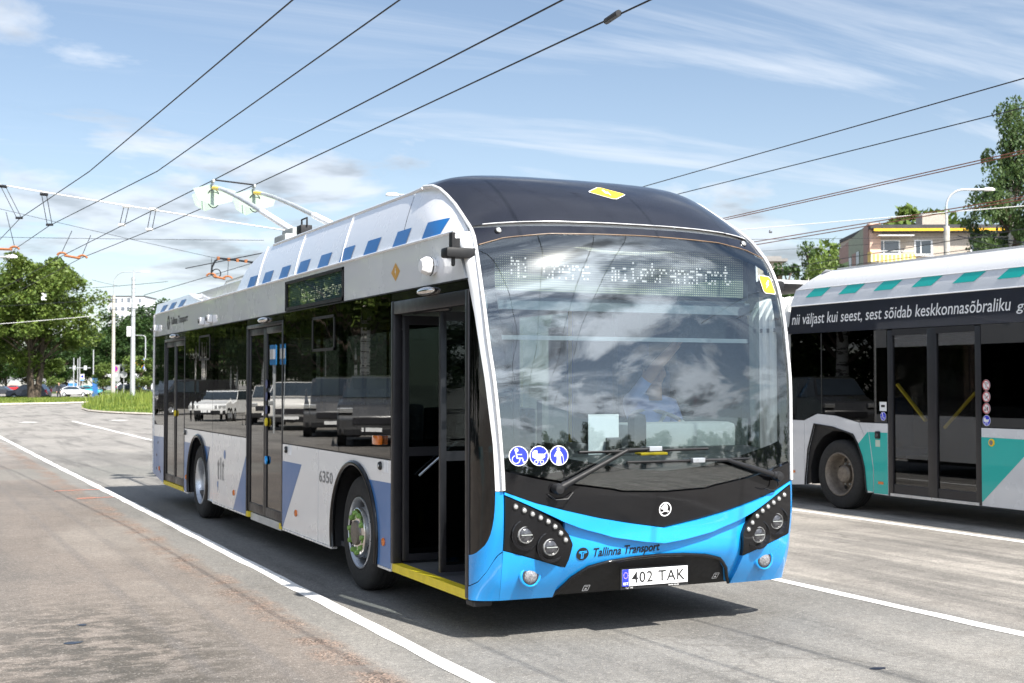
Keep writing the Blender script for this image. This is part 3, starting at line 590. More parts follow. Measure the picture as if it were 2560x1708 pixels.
# ------------------------------------------------------------------ sides of the trolleybus
XL = -1.275
def side(outline, x=XL, th=.02):                  # flat panel in the side wall, th inwards
    return M().prism([(x, y, z) for y, z in outline], (th if x < 0 else -th, 0, 0))
def arch(cy, r, a0, a1, n=16, cz=.46): return [(cy+r*math.cos(a0+(a1-a0)*i/n), cz+r*math.sin(a0+(a1-a0)*i/n)) for i in range(n+1)]
ZB, ZP, ZW, ZR = .29, 1.13, 2.44, 2.785
FA, RA, AR = 2.745, 9.155, .615                    # wheel arch centres and radius
dip = math.asin((ZB-.46)/AR)
def arched(y0, y1, cy): return [(y0, ZB)] + arch(cy, AR, math.pi-dip, dip)[::-1][::-1][::1] if False else [(y1, ZB), (y1, ZP), (y0, ZP), (y0, ZB)] + [(y, z) for y, z in arch(cy, AR, math.pi-dip, dip)]
panels = {}
panels['rear'] = side([(11.6, ZB), (12.46, .385), (12.46, ZP-.01), (11.6, ZP)]).build('side_panel', MT['white'], bus)
panels['r1'] = side(arched(8.295, 10.05, RA)).build('side_panel', MT['white'], bus)
panels['m1'] = side([(6.565, ZB), (8.285, ZB), (8.285, ZP), (6.565, ZP)]).build('side_panel', MT['white'], bus)
panels['m2'] = side([(3.795, ZB), (5.025, ZB), (5.025, ZP), (3.795, ZP)]).build('side_panel', MT['white'], bus)
panels['f1'] = side(arched(1.83, 3.785, FA)).build('side_panel', MT['white'], bus)
def livery(pts, par): M().prism([(XL-.0022, y, z) for y, z in pts], (.0015, 0, 0)).build('livery_patch', MT['livery'], par)
livery([(11.6, ZB), (12.46, .385), (12.46, .945), (11.6, .955)], panels['rear'])
aR = math.asin((.95-.46)/AR)
livery([(10.05, .95), (10.05, ZB)] + arch(RA, AR, dip, aR)[0:], panels['r1'])
livery([(8.44, .95), (8.625, .74)] + arch(RA, AR, math.pi-math.asin((.72-.46)/AR), math.pi-aR, 6), panels['r1'])
livery([(6.565, .93), (6.565, ZB), (7.165, ZB)], panels['m1'])
livery([(5.025, .96), (4.34, .96), (5.02, ZB), (5.025, ZB)], panels['m2'])
livery([(1.83, ZB), (1.83, .955)] + arch(FA, AR, math.pi-aR, math.pi-dip), panels['f1'])
M().tube([(XL+.0, y, ZB+.004) for y in (8.53-.02, 8.285)], .012, 6).build('sill', MT['silver'], bus)
for a, b in ((8.28, 6.565), (5.02, 3.795), (3.785, 3.365), (2.13, 1.83), (10.05, 9.79)):
    M().cbox(XL-.004, XL+.05, b, a, ZB-.022, ZB-.002, .004).build('sill', MT['silver'], bus)
for cy in (FA, RA):
    P = [(XL-.004, y, z) for y, z in arch(cy, AR-.012, math.pi-dip, dip, 28)]
    M().tube(P, .026, 8).build('wheel_arch_trim', MT['glossblack'], bus, 60)
    m = M(); m.grid(lambda a, x: (x, cy+(AR-.005)*math.cos(a), .46+(AR-.005)*math.sin(a)), lin_list(math.pi-dip, dip, 20), [XL+.02, -.60]); m.poly([(-.60, y, z) for y, z in arch(cy, AR, math.pi-dip, dip, 20)]); m.build('wheel_well', MT['black'], bus, 40)
# windows
def pane(y0, y1, z0=ZP+.012, z1=ZW, mat='sideglass', x=XL): return side([(y0, z0), (y1, z0), (y1, z1), (y0, z1)], x, .006).build('window_pane', MT[mat], bus)
for a, b in ((8.306, 10.045), (6.572, 8.296), (3.178, 5.02), (1.84, 3.168)): pane(a, b)
side([(11.605, 1.13), (12.15, 1.13), (12.36, 1.20), (12.44, 1.36), (12.44, ZW), (11.605, ZW)], XL, .006).build('window_pane', MT['sideglass'], bus)
side([(11.6, .985), (12.46, .985), (12.46, 1.4), (12.36, 1.19), (12.15, 1.12), (11.6, 1.12)], XL+.002, .006) if False else None
for y in (8.30, 3.173): M().box(XL+.01, XL+.06, y-.035, y+.035, ZP, ZW).build('window_pillar', MT['black'], bus)
for a, b in ((10.05, 6.565), (5.025, 1.83), (12.45, 11.6)):
    M().box(XL+.008, XL+.05, b, a, ZP-.03, ZP+.05).build('window_rail', MT['black'], bus); M().box(XL+.008, XL+.05, b, a, ZW-.05, ZW+.01).build('window_rail', MT['black'], bus)
for y0, y1 in ((3.30, 4.0), (8.46, 9.12)):
    m = M(); z0, z1 = 2.03, 2.35
    for q in ((y0, y0+.03, z0, z1), (y1-.03, y1, z0, z1), (y0, y1, z0, z0+.025), (y0, y1, z1-.025, z1)): m.box(XL-.006, XL+.02, q[0], q[1], q[2], q[3])
    m.build('opening_window_frame', MT['black'], bus)
M().box(XL-.003, XL+.02, .30, 12.45, ZW, ZW+.010).build('window_top_trim', MT['black'], bus)
# white band above the windows, the drip rail and the side display
side([(12.46, ZW+.010), (12.46, ZR), (4.955, ZR), (4.955, ZW+.010)]).build('roof_band', MT['bandwhite'], bus)
side([(.335, 2.45), (.56, ZR), (3.035, ZR), (3.035, 2.45)]).build('roof_band', MT['bandwhite'], bus)
side([(4.955, 2.752), (4.955, ZR), (3.035, ZR), (3.035, 2.752)]).build('roof_band', MT['bandwhite'], bus)
M().tube([(XL-.004, .53, ZR+.004), (XL-.006, 3, ZR+.004), (XL-.006, 12.4, ZR+.004)], .010, 8).build('drip_rail', MT['bandwhite'], bus, 60)
m = M()
for q in ((3.045, 3.085, 2.458, 2.748), (4.905, 4.945, 2.458, 2.748), (3.045, 4.945, 2.458, 2.49), (3.045, 4.945, 2.725, 2.748)): m.box(XL-.008, XL+.02, *q)
disp = m.build('side_display', MT['black'], bus)
side([(3.085, 2.49), (4.905, 2.49), (4.905, 2.725), (3.085, 2.725)], XL+.004, .004).build('display_glass', glass('display_glass', (.75, .8, .82), .08, .0012, (.3, 1, .3), 1), disp)
def ledmat(name, base, dot, sc):
    t = NT(name); p = t.map(t.pos(), (sc, sc, sc)); q = t.n('ShaderNodeVectorMath', operation='FRACTION'); t.l(p, q.inputs[0]); s_ = t.xyz(q.outputs[0])
    def near(o): return t.mr(t.ma('ABSOLUTE', t.ma('SUBTRACT', o, .5)), .14, .24, 1, 0)
    return t, s_, near, base, dot
t, s_, near, base, dot = ledmat('led_panel_side', (.10, .16, .18), (.4, .5, .48), 1/.017)
MT['ledside'] = t.out(t.pri(Base_Color=t.mix(near(s_[2]), (.09, .15, .18), (.22, .33, .36)), Roughness=.5))
M().box(XL+.03, XL+.05, 3.06, 4.93, 2.46, 2.745).build('led_panel', MT['ledside'], disp)
t, s_, near, base, dot = ledmat('led_panel_front', (.1, .1, .1), (.6, .6, .5), 1/.0165)
MT['ledfront'] = t.out(t.pri(Base_Color=t.mix(t.ma('MULTIPLY', near(s_[0]), near(s_[2])), (.12, .14, .13), (.85, .85, .55)), Roughness=.5))
MT['ledon'] = emit('led_lit', (1, .96, .93), .7); MT['ledony'] = emit('led_lit_yellow', (1, .95, .62), .8)
G57 = {'m': '00000 00000 11010 10101 10101 10101 10101', 'M': '10001 11011 10101 10101 10001 10001 10001', 'i': '00100 00000 01100 00100 00100 00100 01110', 't': '01000 01000 11100 01000 01000 01001 00110', 'e': '00000 00000 01110 10001 11111 10000 01110', 'r': '00000 00000 10110 11001 10000 10000 10000', 'a': '00000 00000 01110 00001 01111 10001 01111', 'n': '00000 00000 10110 11001 10001 10001 10001', 's': '00000 00000 01111 10000 01110 00001 11110', 'p': '00000 11110 10001 11110 10000 10000 10000', 'o': '00000 00000 01110 10001 10001 10001 01110', 'h': '10000 10000 10110 11001 10001 10001 10001', 'l': '01100 00100 00100 00100 00100 00100 01110', 'ü': '01010 00000 10001 10001 10001 10011 01101', ' ': '00000 00000 00000 00000 00000 00000 00000', '.': '00000 00000 00000 00000 00000 01100 01100', 'R': '11110 10001 10001 11110 10100 10010 10001', 'v': '00000 00000 10001 10001 10001 01010 00100', 'd': '00001 00001 01101 10011 10001 10001 01111', 'b': '10000 10000 10110 11001 10001 10001 11110', 'k': '10000 10000 10010 10100 11000 10100 10010', 'E': '11111 10000 10000 11110 10000 10000 11111'}
def leds(msg, fn, pitch, dot, mat, parent, keep):
    m = M(); x = 0
    for ch in msg:
        for r_, row in enumerate(G57[ch].split()):
            for c_, bit in enumerate(row):
                if bit == '1' and keep(x+c_, r_):
                    a, b = (x+c_)*pitch[0], (6-r_)*pitch[1]; m.add([fn(a-dot, b-dot), fn(a+dot, b-dot), fn(a+dot, b+dot), fn(a-dot, b+dot)], [(0, 1, 2, 3)])
        x += 6
    return m.build('lit_leds', mat, parent)
leds('Reisitransport', lambda a, b: (XL+.0285, 4.47-a, 2.53+b), (.0165, .0185), .0045, MT['ledony'], disp, lambda c, r: (c*7+r*3) % 10 < 8)
# small fittings on the door side
def knob(y, z, r, mat, name, d=.012, par=None): return M().lathe([(r, -.002), (r, d*.6), (r*.75, d), (.001, d*1.1)], (XL, y, z), (-1, 0, 0), 18).build(name, mat, par or bus, 50)
for y in (4.52, 1.99, 11.92, 9.91, 7.13): knob(y, .482, .034, MT['amber'], 'side_marker', .016)
for y in (4.88, 2.07, 9.99): knob(y, 1.078, .034, MT['pblack'], 'door_button', .02); knob(y, 1.078, .017, MT['lens'], 'button_cap', .024)
for y in (4.76, 1.945): M().box(XL-.003, XL, y-.045, y+.045, 1.03, 1.125).build('notice_sticker', MT['pwhite'], bus)
for y, z in ((12.05, .86), (12.15, .67), (12.18, .47), (11.83, .44)): knob(y, z, .022, MT['pblack'], 'service_plug', .006)
M().cbox(XL-.045, XL, 2.02, 2.16, 1.245, 1.32, .012).build('turn_signal', MT['amber'], bus, 40)
for y in (10.84, 5.78, 1.04):
    m = M(); m.ball((XL-.012, y, 2.405), .05, .17, .032, 16, 8); m.build('door_lamp', MT['chrome'], bus, 70)
def camera_eye(y, z): 
    b = M().cbox(XL-.06, XL, y-.07, y+.07, z-.05, z+.05, .02).build('camera_housing', MT['pwhite'], bus, 40); M().lathe([(.03, .055), (.03, .068), (.001, .07)], (XL, y+.02, z), (-1, 0, 0), 14).build('camera_lens', MT['pblack'], b, 50)
for y, z in ((12.2, 2.57), (8.86, 2.53), (8.4, 2.54)): camera_eye(y, z)
# horn loudspeaker, outside mirror-camera arm
hb = M().lathe([(.052, 0), (.066, .02), (.068, .075), (.045, .115), (.001, .118)], (XL, .90, 2.575), (-1, 0, 0), 8).build('loudspeaker', MT['pwhite'], bus); M().lathe([(.0695, .035), (.0695, .043)], (XL, .90, 2.575), (-1, 0, 0), 8).build('speaker_joint', MT['pblack'], hb)
ma_ = M().cbox(-1.43, -1.20, .30, .42, 2.585, 2.655, .018).build('mirror_camera_arm', MT['black'], bus, 40)
M().cbox(-1.38, -1.355, .33, .39, 2.65, 2.76, .006).box(-1.355, -1.315, .345, .375, 2.66, 2.72).build('arm_bracket', MT['black'], ma_); M().lathe([(.014, 0), (.014, .05), (.008, .06)], (-1.36, .36, 2.59), (0, 0, -1), 10).build('camera_eye', MT['pblack'], ma_)
mr_ = M().cbox(1.20, 1.40, .36, .47, 2.44, 2.52, .018).build('mirror_camera_arm', MT['black'], bus, 40)
def sidefn(y0, z0, o=.002): return lambda a, b, k=0: (XL-o-.001*k, y0-a, z0+b)
m = M(); f = lambda a, b, k: (XL-.002-.001*k, 1.73-a*.10, 2.60+b*.072)
poly2(m, lambda a, b: f(a, b, 0), [(-1, 0), (0, 1), (1, 0), (0, -1)]); o_ = m.build('voltage_sign', MT['signorange'], bus); m = M(); lightning(m, lambda a, b: f(a*.7, b*.7, 1)); m.build('pictogram', MT['pwhite'], o_)
for k, ch in enumerate('6350'): text(ch, sidefn(3.755-k*.107, .838), .088, .105, MT['pgrey'], bus, 'fleet_digit', bold=.015)
lg(11.29, 2.615, .1, lambda y, z, k: (XL-.002-.001*k, 11.29-(y-11.29), z), bus, (MT['pblack'], MT['bandwhite']))
text('Tallinna Transport', sidefn(11.12, 2.545), 1.23, .135, MT['pblack'], bus, bold=.02, shear=.1)
m = M(); f = sidefn(7.99, .585)
for x in (0.02, .27): poly2(m, f, [(x-.0, .0), (x+.06, .0), (x+.06, .015), (x+.035, .03), (x+.035, .16), (x+.075, .16), (x+.075, .195), (x+.035, .195), (x+.035, .24), (x, .21), (x-.03, .19), (x-.03, .16), (x-.01, .16), (x-.01, .03)])
poly2(m, f, [(.155, .0), (.195, .0), (.185, .265), (.145, .265)]); m.build('operator_letters', MT['pgrey'], bus)
m = M(); poly2(m, f, circle(20, .055, (.375, .31))); poly2(m, f, [(-.03, -.03), (.04, -.03), (.04, -.09), (.0, -.165), (.005, -.095), (-.03, -.095)]); m.build('operator_marks', MT['livery'], bus)
text('tlt', lambda a, b: (XL-.0005, 7.9-a*.0001, .6), .1, .1, MT['pgrey'], bus) if False else None

# ------------------------------------------------------------------ doors
def leaf(y0, y1, z0, z1, parent, x=XL+.012, name='door_leaf'):
    m = M(); fw_, fb = .055, .10
    m.cbox(x, x+.035, y0, y0+fw_, z0, z1, .008); m.cbox(x, x+.035, y1-fw_, y1, z0, z1, .008); m.cbox(x+.001, x+.034, y0+fw_-.004, y1-fw_+.004, z0, z0+fb, .006); m.cbox(x+.001, x+.034, y0+fw_-.004, y1-fw_+.004, z1-.07, z1, .006)
    o = m.build(name, MT['frame'], parent, 35); M().box(x+.012, x+.018, y0+fw_-.01, y1-fw_+.01, z0+fb-.01, z1-.06).build('door_glass', MT['doorglass'], o); return o
for n_, (y0, y1) in (('rear_door', (10.06, 11.59)), ('middle_door', (5.035, 6.555))):
    m = M(); m.cbox(XL-.004, XL+.06, y0, y0+.035, .30, 2.375, .006); m.cbox(XL-.004, XL+.06, y1-.035, y1, .30, 2.375, .006); m.cbox(XL-.004, XL+.06, y0+.033, y1-.033, 2.335, 2.375, .006)
    dr = m.build(n_, MT['frame'], bus, 35); mid = (y0+y1)/2
    leaf(y0+.04, mid-.006, .335, 2.33, dr); leaf(mid+.006, y1-.04, .335, 2.33, dr); M().box(XL+.015, XL+.03, mid-.006, mid+.006, .34, 2.32).build('door_seal', MT['rubber'], dr)
    M().box(XL+.001, XL+.06, y0, y1, 2.378, ZW-.002).build('door_transom', MT['glossblack'], dr)
    if n_ == 'rear_door': M().box(XL-.004, XL+.25, y0+.01, y1-.01, .275, .328).build('door_sill', MT['yellow'], dr)
    else:
        M().box(XL+.02, XL+.3, y0+.12, y1-.14, .245, .325).build('wheelchair_ramp', MT['galv'], dr)
        for a, b in ((y0+.01, y0+.11), (y1-.13, y1-.01)): M().box(XL-.004, XL+.25, a, b, .27, .328).build('door_sill', MT['yellow'], dr)
        for z in (1.73, 1.6, 1.46): M().lathe([(.048, 0), (.048, .002), (.001, .0025)], (XL+.010, 5.72, z), (-1, 0, 0), 18).build('door_icon', MT['iconblue'], dr)
        for z, mt in ((1.33, 'yellow'), (.93, 'cyan')): M().lathe([(.045, -.005), (.045, .008), (.037, .014), (.001, .016)], (XL+.010, 5.72, z), (-1, 0, 0), 18).build('door_push_button', MT[mt], dr, 50)
    if n_ == 'rear_door': M().lathe([(.045, -.005), (.045, .008), (.037, .014), (.001, .016)], (XL+.010, 10.78, 1.32), (-1, 0, 0), 18).build('door_push_button', MT['yellow'], dr, 50)
# front door, open: surround, two leaves folded inwards, yellow step
m = M(); m.cbox(XL-.006, XL+.07, .287, .345, .285, 2.375, .012); m.cbox(XL-.006, XL+.07, 1.765, 1.825, .335, 2.375, .012); m.cbox(XL-.004, XL+.07, .34, 1.77, 2.27, 2.372, .010)
fd = m.build('front_door', MT['frame'], bus, 40)
M().box(XL+.002, XL+.06, .30, 1.825, 2.375, ZW-.002).build('door_transom', MT['glossblack'], fd)
def leaf_x(y, x0, x1, z0, z1, parent):
    m = M(); m.cbox(x0, x0+.05, y, y+.035, z0, z1, .008); m.cbox(x1-.05, x1, y, y+.035, z0, z1, .008); m.box(x0+.045, x1-.045, y+.001, y+.034, z0, z0+.05); m.box(x0+.045, x1-.045, y+.001, y+.034, z1-.07, z1); m.box(x0+.045, x1-.045, y+.002, y+.03, 1.17, 1.24)
    o = m.build('door_leaf', MT['frame'], parent, 35); M().box(x0+.04, x1-.04, y+.014, y+.019, z0+.04, z1-.06).build('door_glass', MT['doorleafglass'], o); y > 1.5 and M().tube([(x0+.12, y-.03, 1.02), (x1-.2, y-.03, 1.28)], .010, 8).build('door_handrail', MT['steel'], o, 60)
    return o
leaf_x(.985, -1.20, -.56, .365, 2.26, fd); leaf_x(1.70, -1.22, -.58, .365, 2.26, fd)
M().tube([(-1.12, .985, 2.28), (-1.12, 1.735, 2.29)], .016, 8).build('door_mechanism', MT['frame'], fd)
M().box(XL+.002, XL+.215, .345, 1.80, .275, .338).build('door_step', MT['yellow'], fd)
M().cbox(-1.26, -1.12, .24, .38, .235, .283, .015).build('jacking_block', MT['black'], bus)
# ------------------------------------------------------------------ far side, rear, underside, roof
XR = 1.275
side([(.285, ZB), (12.46, ZB), (12.46, ZP), (.285, ZP)], XR).build('far_side_panel', MT['white'], bus)
yy = [.50, 2.0, 3.6, 5.2, 6.8, 8.4, 10.0, 12.44]
for a, b in zip(yy, yy[1:]): pane(a+.02, b-.02, ZP, ZW, 'farglass', XR); M().box(XR-.05, XR-.01, b-.03, b+.03, ZP, ZW).build('window_pillar', MT['black'], bus)
side([(.52, ZW), (12.46, ZW), (12.46, ZR), (.56, ZR)], XR).build('roof_band', MT['bandwhite'], bus)
M().box(-1.25, 1.25, 12.44, 12.5, .38, 1.3).build('rear_panel', MT['livery'], bus); M().box(-1.25, 1.25, 12.44, 12.48, 1.3, 2.45).build('rear_window', MT['sideglass'], bus); M().box(-1.25, 1.25, 12.44, 12.49, 2.45, 2.79).build('rear_panel', MT['white'], bus)
for sd in (-1, 1): M().tube([(sd*1.262, 12.465, .40), (sd*1.262, 12.465, 2.78)], .03, 8).build('rear_corner_trim', MT['silver'], bus, 60)
M().box(-1.2, 1.2, .35, 12.4, .30, .34).build('floor', simple('floor_vinyl', (.06, .06, .065), .7), bus)
M().box(-.75, .75, 3.3, 12.2, .18, .298).build('underframe', MT['black'], bus)
M().box(-1.24, 1.24, .62, 12.4, 2.47, 2.50).build('ceiling', simple('ceiling_panel', (.16, .16, .16), .6), bus)
M().box(-1.255, 1.255, .55, 12.45, 2.76, 2.785).build('roof_deck', MT['bandwhite'], bus)
# roof fairings, one panel between each pair of seams
ZF = [2.795, 2.86, 2.924, 3.018, 3.107, 3.172, 3.205, 3.222]
def strip_y(z): return lerp([2.79, 2.818, 2.924, 3.018, 3.107, 3.172, 3.205, 3.23], [.47, .505, .658, .826, 1.0, 1.132, 1.23, 1.40], z)+.015
def strip_x(z): return lerp([2.79, 2.818, 2.924, 3.018, 3.107, 3.172, 3.23], [1.183, 1.183, 1.172, 1.154, 1.146, 1.150, 1.172], z)
def rear_y(z): return lerp([2.79, 2.93, 3.03, 3.09, 3.15, 3.19, 3.21, 3.225], [7.10, 6.95, 6.82, 6.66, 6.48, 6.25, 6.05, 5.9], z)
def fair(sd, y, z):
    px = 1.272-(z-2.79)/.44*.128+.012*math.sin(math.pi*(z-2.79)/.44); d = max(0, 1-(y-strip_y(z))/.5); return (sd*(px+(strip_x(z)+.004-px)*d*d), y, z)
seams = [0, 1.625, 3.13, 4.63, 6.13, 99]
for sd in (-1, 1):
    for a, b in zip(seams, seams[1:]):
        m = M(); n = 16
        m.grid(lambda t, z: fair(sd, max(strip_y(z), a+.006)*(1-t)+min(rear_y(z), b-.006)*t if min(rear_y(z), b) > max(strip_y(z), a) else min(rear_y(z), b), z), lin_list(0, 1, n), ZF)
        m.build('roof_fairing', MT['bandwhite'], bus, 50)
    for s_ in seams[1:-1]:
        if s_ > 1.7: M().tube([fair(sd, s_, z) for z in ZF], .010, 6).build('fairing_seam', MT['bandwhite'], bus, 60)
    M().tube([fair(sd, y, 3.222) for y in lin_list(1.42, 5.9, 20)], .014, 8).build('fairing_edge', MT['bandwhite'], bus, 60)
    # blue stripes on the fairing
    yb = [(6.573, 6.243), (5.913, 5.574), (5.226, 4.905), (4.556, 4.215), (3.861, 3.534), (3.198, 2.87), (2.53, 2.20), (1.817, 1.515), (1.177, .837)]
    if sd < 0:
        for y0, y1 in yb:
            m = M(); sh = .07
            m.grid(lambda t, z: (lambda q: (q[0]+sd*.004, q[1], q[2]))(fair(sd, (y0*(1-t)+y1*t)-(z-2.798)*.48, z)), lin_list(0, 1, 6), lin_list(2.798, 2.918, 4)); m.build('roof_stripe', MT['stripe'], bus, 60)
M().box(-1.13, 1.13, 1.5, 5.95, 3.15, 3.20).build('roof_cover', MT['bandwhite'], bus)
m = M(); m.grid(lambda x, t: (x, 5.9+1.1*t, 3.20-.4*t**2.2), lin_list(-1.13, 1.13, 6), lin_list(0, 1, 8)); m.build('roof_cover', MT['bandwhite'], bus, 50)
# rear roof cover with three stripes, low rail in between
for sd in (-1, 1):
    m = M(); m.grid(lambda t, z: (sd*(1.272-(z-2.79)/.15*.03), 8.99+(z-2.79)/.15*.95*(1 if t == 0 else 1)*(1-t)+(12.42-8.99)*t, z), [0, .25, .5, .75, 1], [2.795, 2.84, 2.89, 2.94]); m.build('rear_roof_cover', MT['bandwhite'], bus, 50)
    M().cbox(sd*1.15-.012, sd*1.15+.012, 6.9, 10.2, 2.79, 2.955, .006).build('roof_rail', MT['bandwhite'], bus)
    M().tube([(sd*1.272, 8.98, 2.80), (sd*1.262, 9.25, 2.83), (sd*1.25, 9.6, 2.88), (sd*1.24, 9.93, 2.945)], .014, 6).build('cover_edge', MT['bandwhite'], bus, 60)
M().box(-1.24, 1.24, 9.9, 12.42, 2.90, 2.942).build('rear_roof_cover', MT['bandwhite'], bus)
for q in ([(12.0, 2.797), (11.7, 2.797), (11.46, 2.89), (11.81, 2.89)], [(11.34, 2.797), (10.98, 2.797), (10.78, 2.89), (11.13, 2.89)], [(10.62, 2.797), (10.31, 2.797), (10.1, 2.89), (10.42, 2.89)]):
    M().poly([(-1.2775+(z-2.79)*.2, y, z) for y, z in q]).build('roof_stripe', MT['stripe'], bus)
M().tube([(-.9, 9.6, 2.94), (-.9, 9.2, 3.07), (-.9, 7.6, 3.08), (-.9, 7.5, 2.96)], .02, 8).build('roof_hoop', MT['greyplastic'], bus, 60)
M().cbox(-1.0, -.7, 11.2, 11.5, 2.94, 3.0, .02).build('roof_hatch', MT['greyplastic'], bus)
# ------------------------------------------------------------------ wheels of the trolleybus
MT['brown'] = simple('dusty_hub', (.20, .17, .14), .6, .4, .2, 20)
def tyre_mesh(par, r=.479, w_=.27):
    pr = [(r-.185, w_*.42), (r-.165, w_*.5), (r-.10, w_*.515), (r-.045, w_*.49), (r-.018, w_*.44), (r-.004, w_*.36), (r, w_*.2), (r, -w_*.2), (r-.004, -w_*.36), (r-.05, -w_*.49), (r-.17, -w_*.5), (r-.185, -w_*.4)]
    m = M().lathe(pr, (0, 0, 0), (-1, 0, 0), 48)
    o = m.build('tyre', MT['rubber'], par, 40, True)
    for h in (-.05, 0, .05): M().lathe([(r+.0008, h-.006), (r+.0008, h+.006)], (0, 0, 0), (-1, 0, 0), 40).build('tread_groove', MT['pblack'], o, 40, True)
    return o
def wheel(loc, style, parent=None):
    wv = bpy.data.objects.new('wheel', None); COL.objects.link(wv); wv.empty_display_size = .1
    if parent is not None: wv.parent = parent; pl = OFF[parent.name]; wv.location = (loc[0]-pl[0], loc[1]-pl[1], loc[2]-pl[2])
    OFF[wv.name] = (0, 0, 0); tyre_mesh(wv); ax = (-1, 0, 0); L = True
    if style == 'hub':
        M().lathe([(.296, .112), (.303, .122), (.300, .135), (.288, .138), (.272, .120), (.262, .07), (.262, .03), (.245, .02), (.23, .03), (.215, .085), (.205, .118)], (0, 0, 0), ax, 44).build('rim', MT['steel'], wv, 50, L)
        for k in range(10):
            t = 2*math.pi*(k+.5)/10; c = (-.058, .228*math.cos(t), .228*math.sin(t)); d = Vector((-.8, math.cos(t)*.6, math.sin(t)*.6))
            M().lathe([(.034, -.002), (.034, .006), (.001, .0065)], c, d, 14).build('hand_hole', MT['pblack'], wv, 50, L)
        M().lathe([(.207, .10), (.208, .150), (.200, .156), (.105, .158), (.10, .163), (.001, .165)], (0, 0, 0), ax, 40).build('hub_cover', MT['chrome'], wv, 40, L)
        M().lathe([(.104, .16), (.10, .178), (.085, .182), (.001, .183)], (0, 0, 0), ax, 32).build('hub_cap', MT['brown'], wv, 40, L)
        for k in range(10):
            t = 2*math.pi*(k+.25)/10; c = Vector((-.152, .165*math.cos(t), .165*math.sin(t)))
            m = M().lathe([(.022, 0), (.022, .02), (.018, .030), (.001, .034)], c, ax, 12); e = Vector((0, -math.sin(t), math.cos(t)))*(1 if k % 2 else -1)
            m.prism([c+Vector((-.004, 0, 0))+e*.016+Vector((0, math.cos(t), math.sin(t)))*.012, c+Vector((-.004, 0, 0))+e*.048, c+Vector((-.004, 0, 0))+e*.016-Vector((0, math.cos(t), math.sin(t)))*.012], (-.012, 0, 0)); m.build('wheel_nut_cap', MT['lime'], wv, 50, L)
    else:
        mt = MT['steel'] if style == 'dish' else MT['brown']
        M().lathe([(.296, .112), (.303, .122), (.300, .135), (.288, .138), (.270, .118), (.258, .06), (.256, -.02), (.238, -.05), (.215, -.06), (.16, -.03), (.12, -.02)], (0, 0, 0), ax, 44).build('rim', mt, wv, 50, L)
        M().lathe([(.125, -.03), (.125, .05), (.10, .075), (.001, .08)], (0, 0, 0), ax, 28).build('hub', mt, wv, 40, L)
        for k in range(10):
            t = 2*math.pi*k/10
            M().lathe([(.014, -.04), (.014, -.005), (.001, -.004)], (0, .145*math.cos(t), .145*math.sin(t)), ax, 8).build('wheel_nut', MT['greyplastic'], wv, 50, L)
        for k in range(8):
            t = 2*math.pi*(k+.5)/8; M().lathe([(.03, -.045), (.03, -.04), (.001, -.0395)], (0, .2*math.cos(t), .2*math.sin(t)), ax, 12).build('hand_hole', MT['pblack'], wv, 50, L)
    return wv
wheel((-1.105, 2.712, .479), 'hub', bus); wheel((-1.105, 9.18, .479), 'dish', bus)
for y in (2.712, 9.18):
    q = bpy.data.objects.new('wheel', None); COL.objects.link(q); q.parent = bus; q.location = (1.105, y-6.2, .479); OFF[q.name] = (0, 0, 0); tyre_mesh(q)
# ------------------------------------------------------------------ trolley poles
def trolley(px_, tip, base):
    x, y, z = base; tp = Vector(tip); b = Vector(base)
    mid1 = b+(tp-b)*.40+Vector((0, 0, .04)); mid2 = b+(tp-b)*.76+Vector((0, 0, .12))
    B = lambda t: b*(1-t)**3+mid1*3*t*(1-t)**2+mid2*3*t*t*(1-t)+tp*t**3
    pole = M().tube([B(t) for t in lin_list(.30, .88, 14)], [.036-.010*i/14 for i in range(15)], 10).build('trolley_pole', MT['galv'], bus, 60)
    M().tube([B(t) for t in lin_list(0, .30, 6)], .044, 10).build('pole_sleeve', MT['pwhite'], pole, 60)
    M().tube([B(t) for t in lin_list(.88, 1, 4)], .028, 10).build('pole_tip', MT['signyellow'], pole, 60)
    M().cbox(x-.22, x+.22, y-.30, y+.22, z-.42, z-.04, .03).cbox(x-.10, x+.10, y-.2, y+.3, z-.08, z+.05, .02).build('pole_base', MT['greyplastic'], pole, 40)
    # current collector with its pale square catcher
    c = Vector(tip)
    M().tube([c+Vector((0, 0, -.02)), c+Vector((0, .03, .10))], .018, 8).cbox(c.x-.02, c.x+.02, c.y-.05, c.y+.12, c.z+.09, c.z+.135, .006).build('collector_head', MT['galv'], pole, 40)
    for dy_, hw in ((.0, .34), (.70, .22)):
        m = M()
        ap, bt = c+Vector((0, dy_+.10, .08)), c+Vector((0, dy_-.10, -.30))
        for s in (-1, 1):
            e1 = c+Vector((s*hw, dy_-.10, -.04)); e2 = c+Vector((s*hw*.8, dy_-.16, -.22)); m.add([ap, e1, e2, bt], [(0, 1, 2), (0, 2, 3)])
        m.build('pole_catcher', MT['rope'], pole)
    M().tube([c+Vector((.10*math.sin(t), -.02, -.17+.15*math.cos(t))) for t in lin_list(0, 2*math.pi, 16)], .008, 5, False).build('retriever_loop', MT['wire'], pole)
trolley(0, (-.29, 12.95, 4.86), (-.40, 7.7, 3.58)); trolley(0, (.44, 13.2, 4.86), (.36, 7.7, 3.58))
M().tube([(-.29, 13.0, 5.0), (.44, 13.25, 5.0)], .013, 8).build('pole_link', MT['frame'], bus, 60)
M().cbox(-.85, .85, 7.2, 8.1, 2.79, 3.16, .03).build('pole_pedestal', MT['greyplastic'], bus, 40)
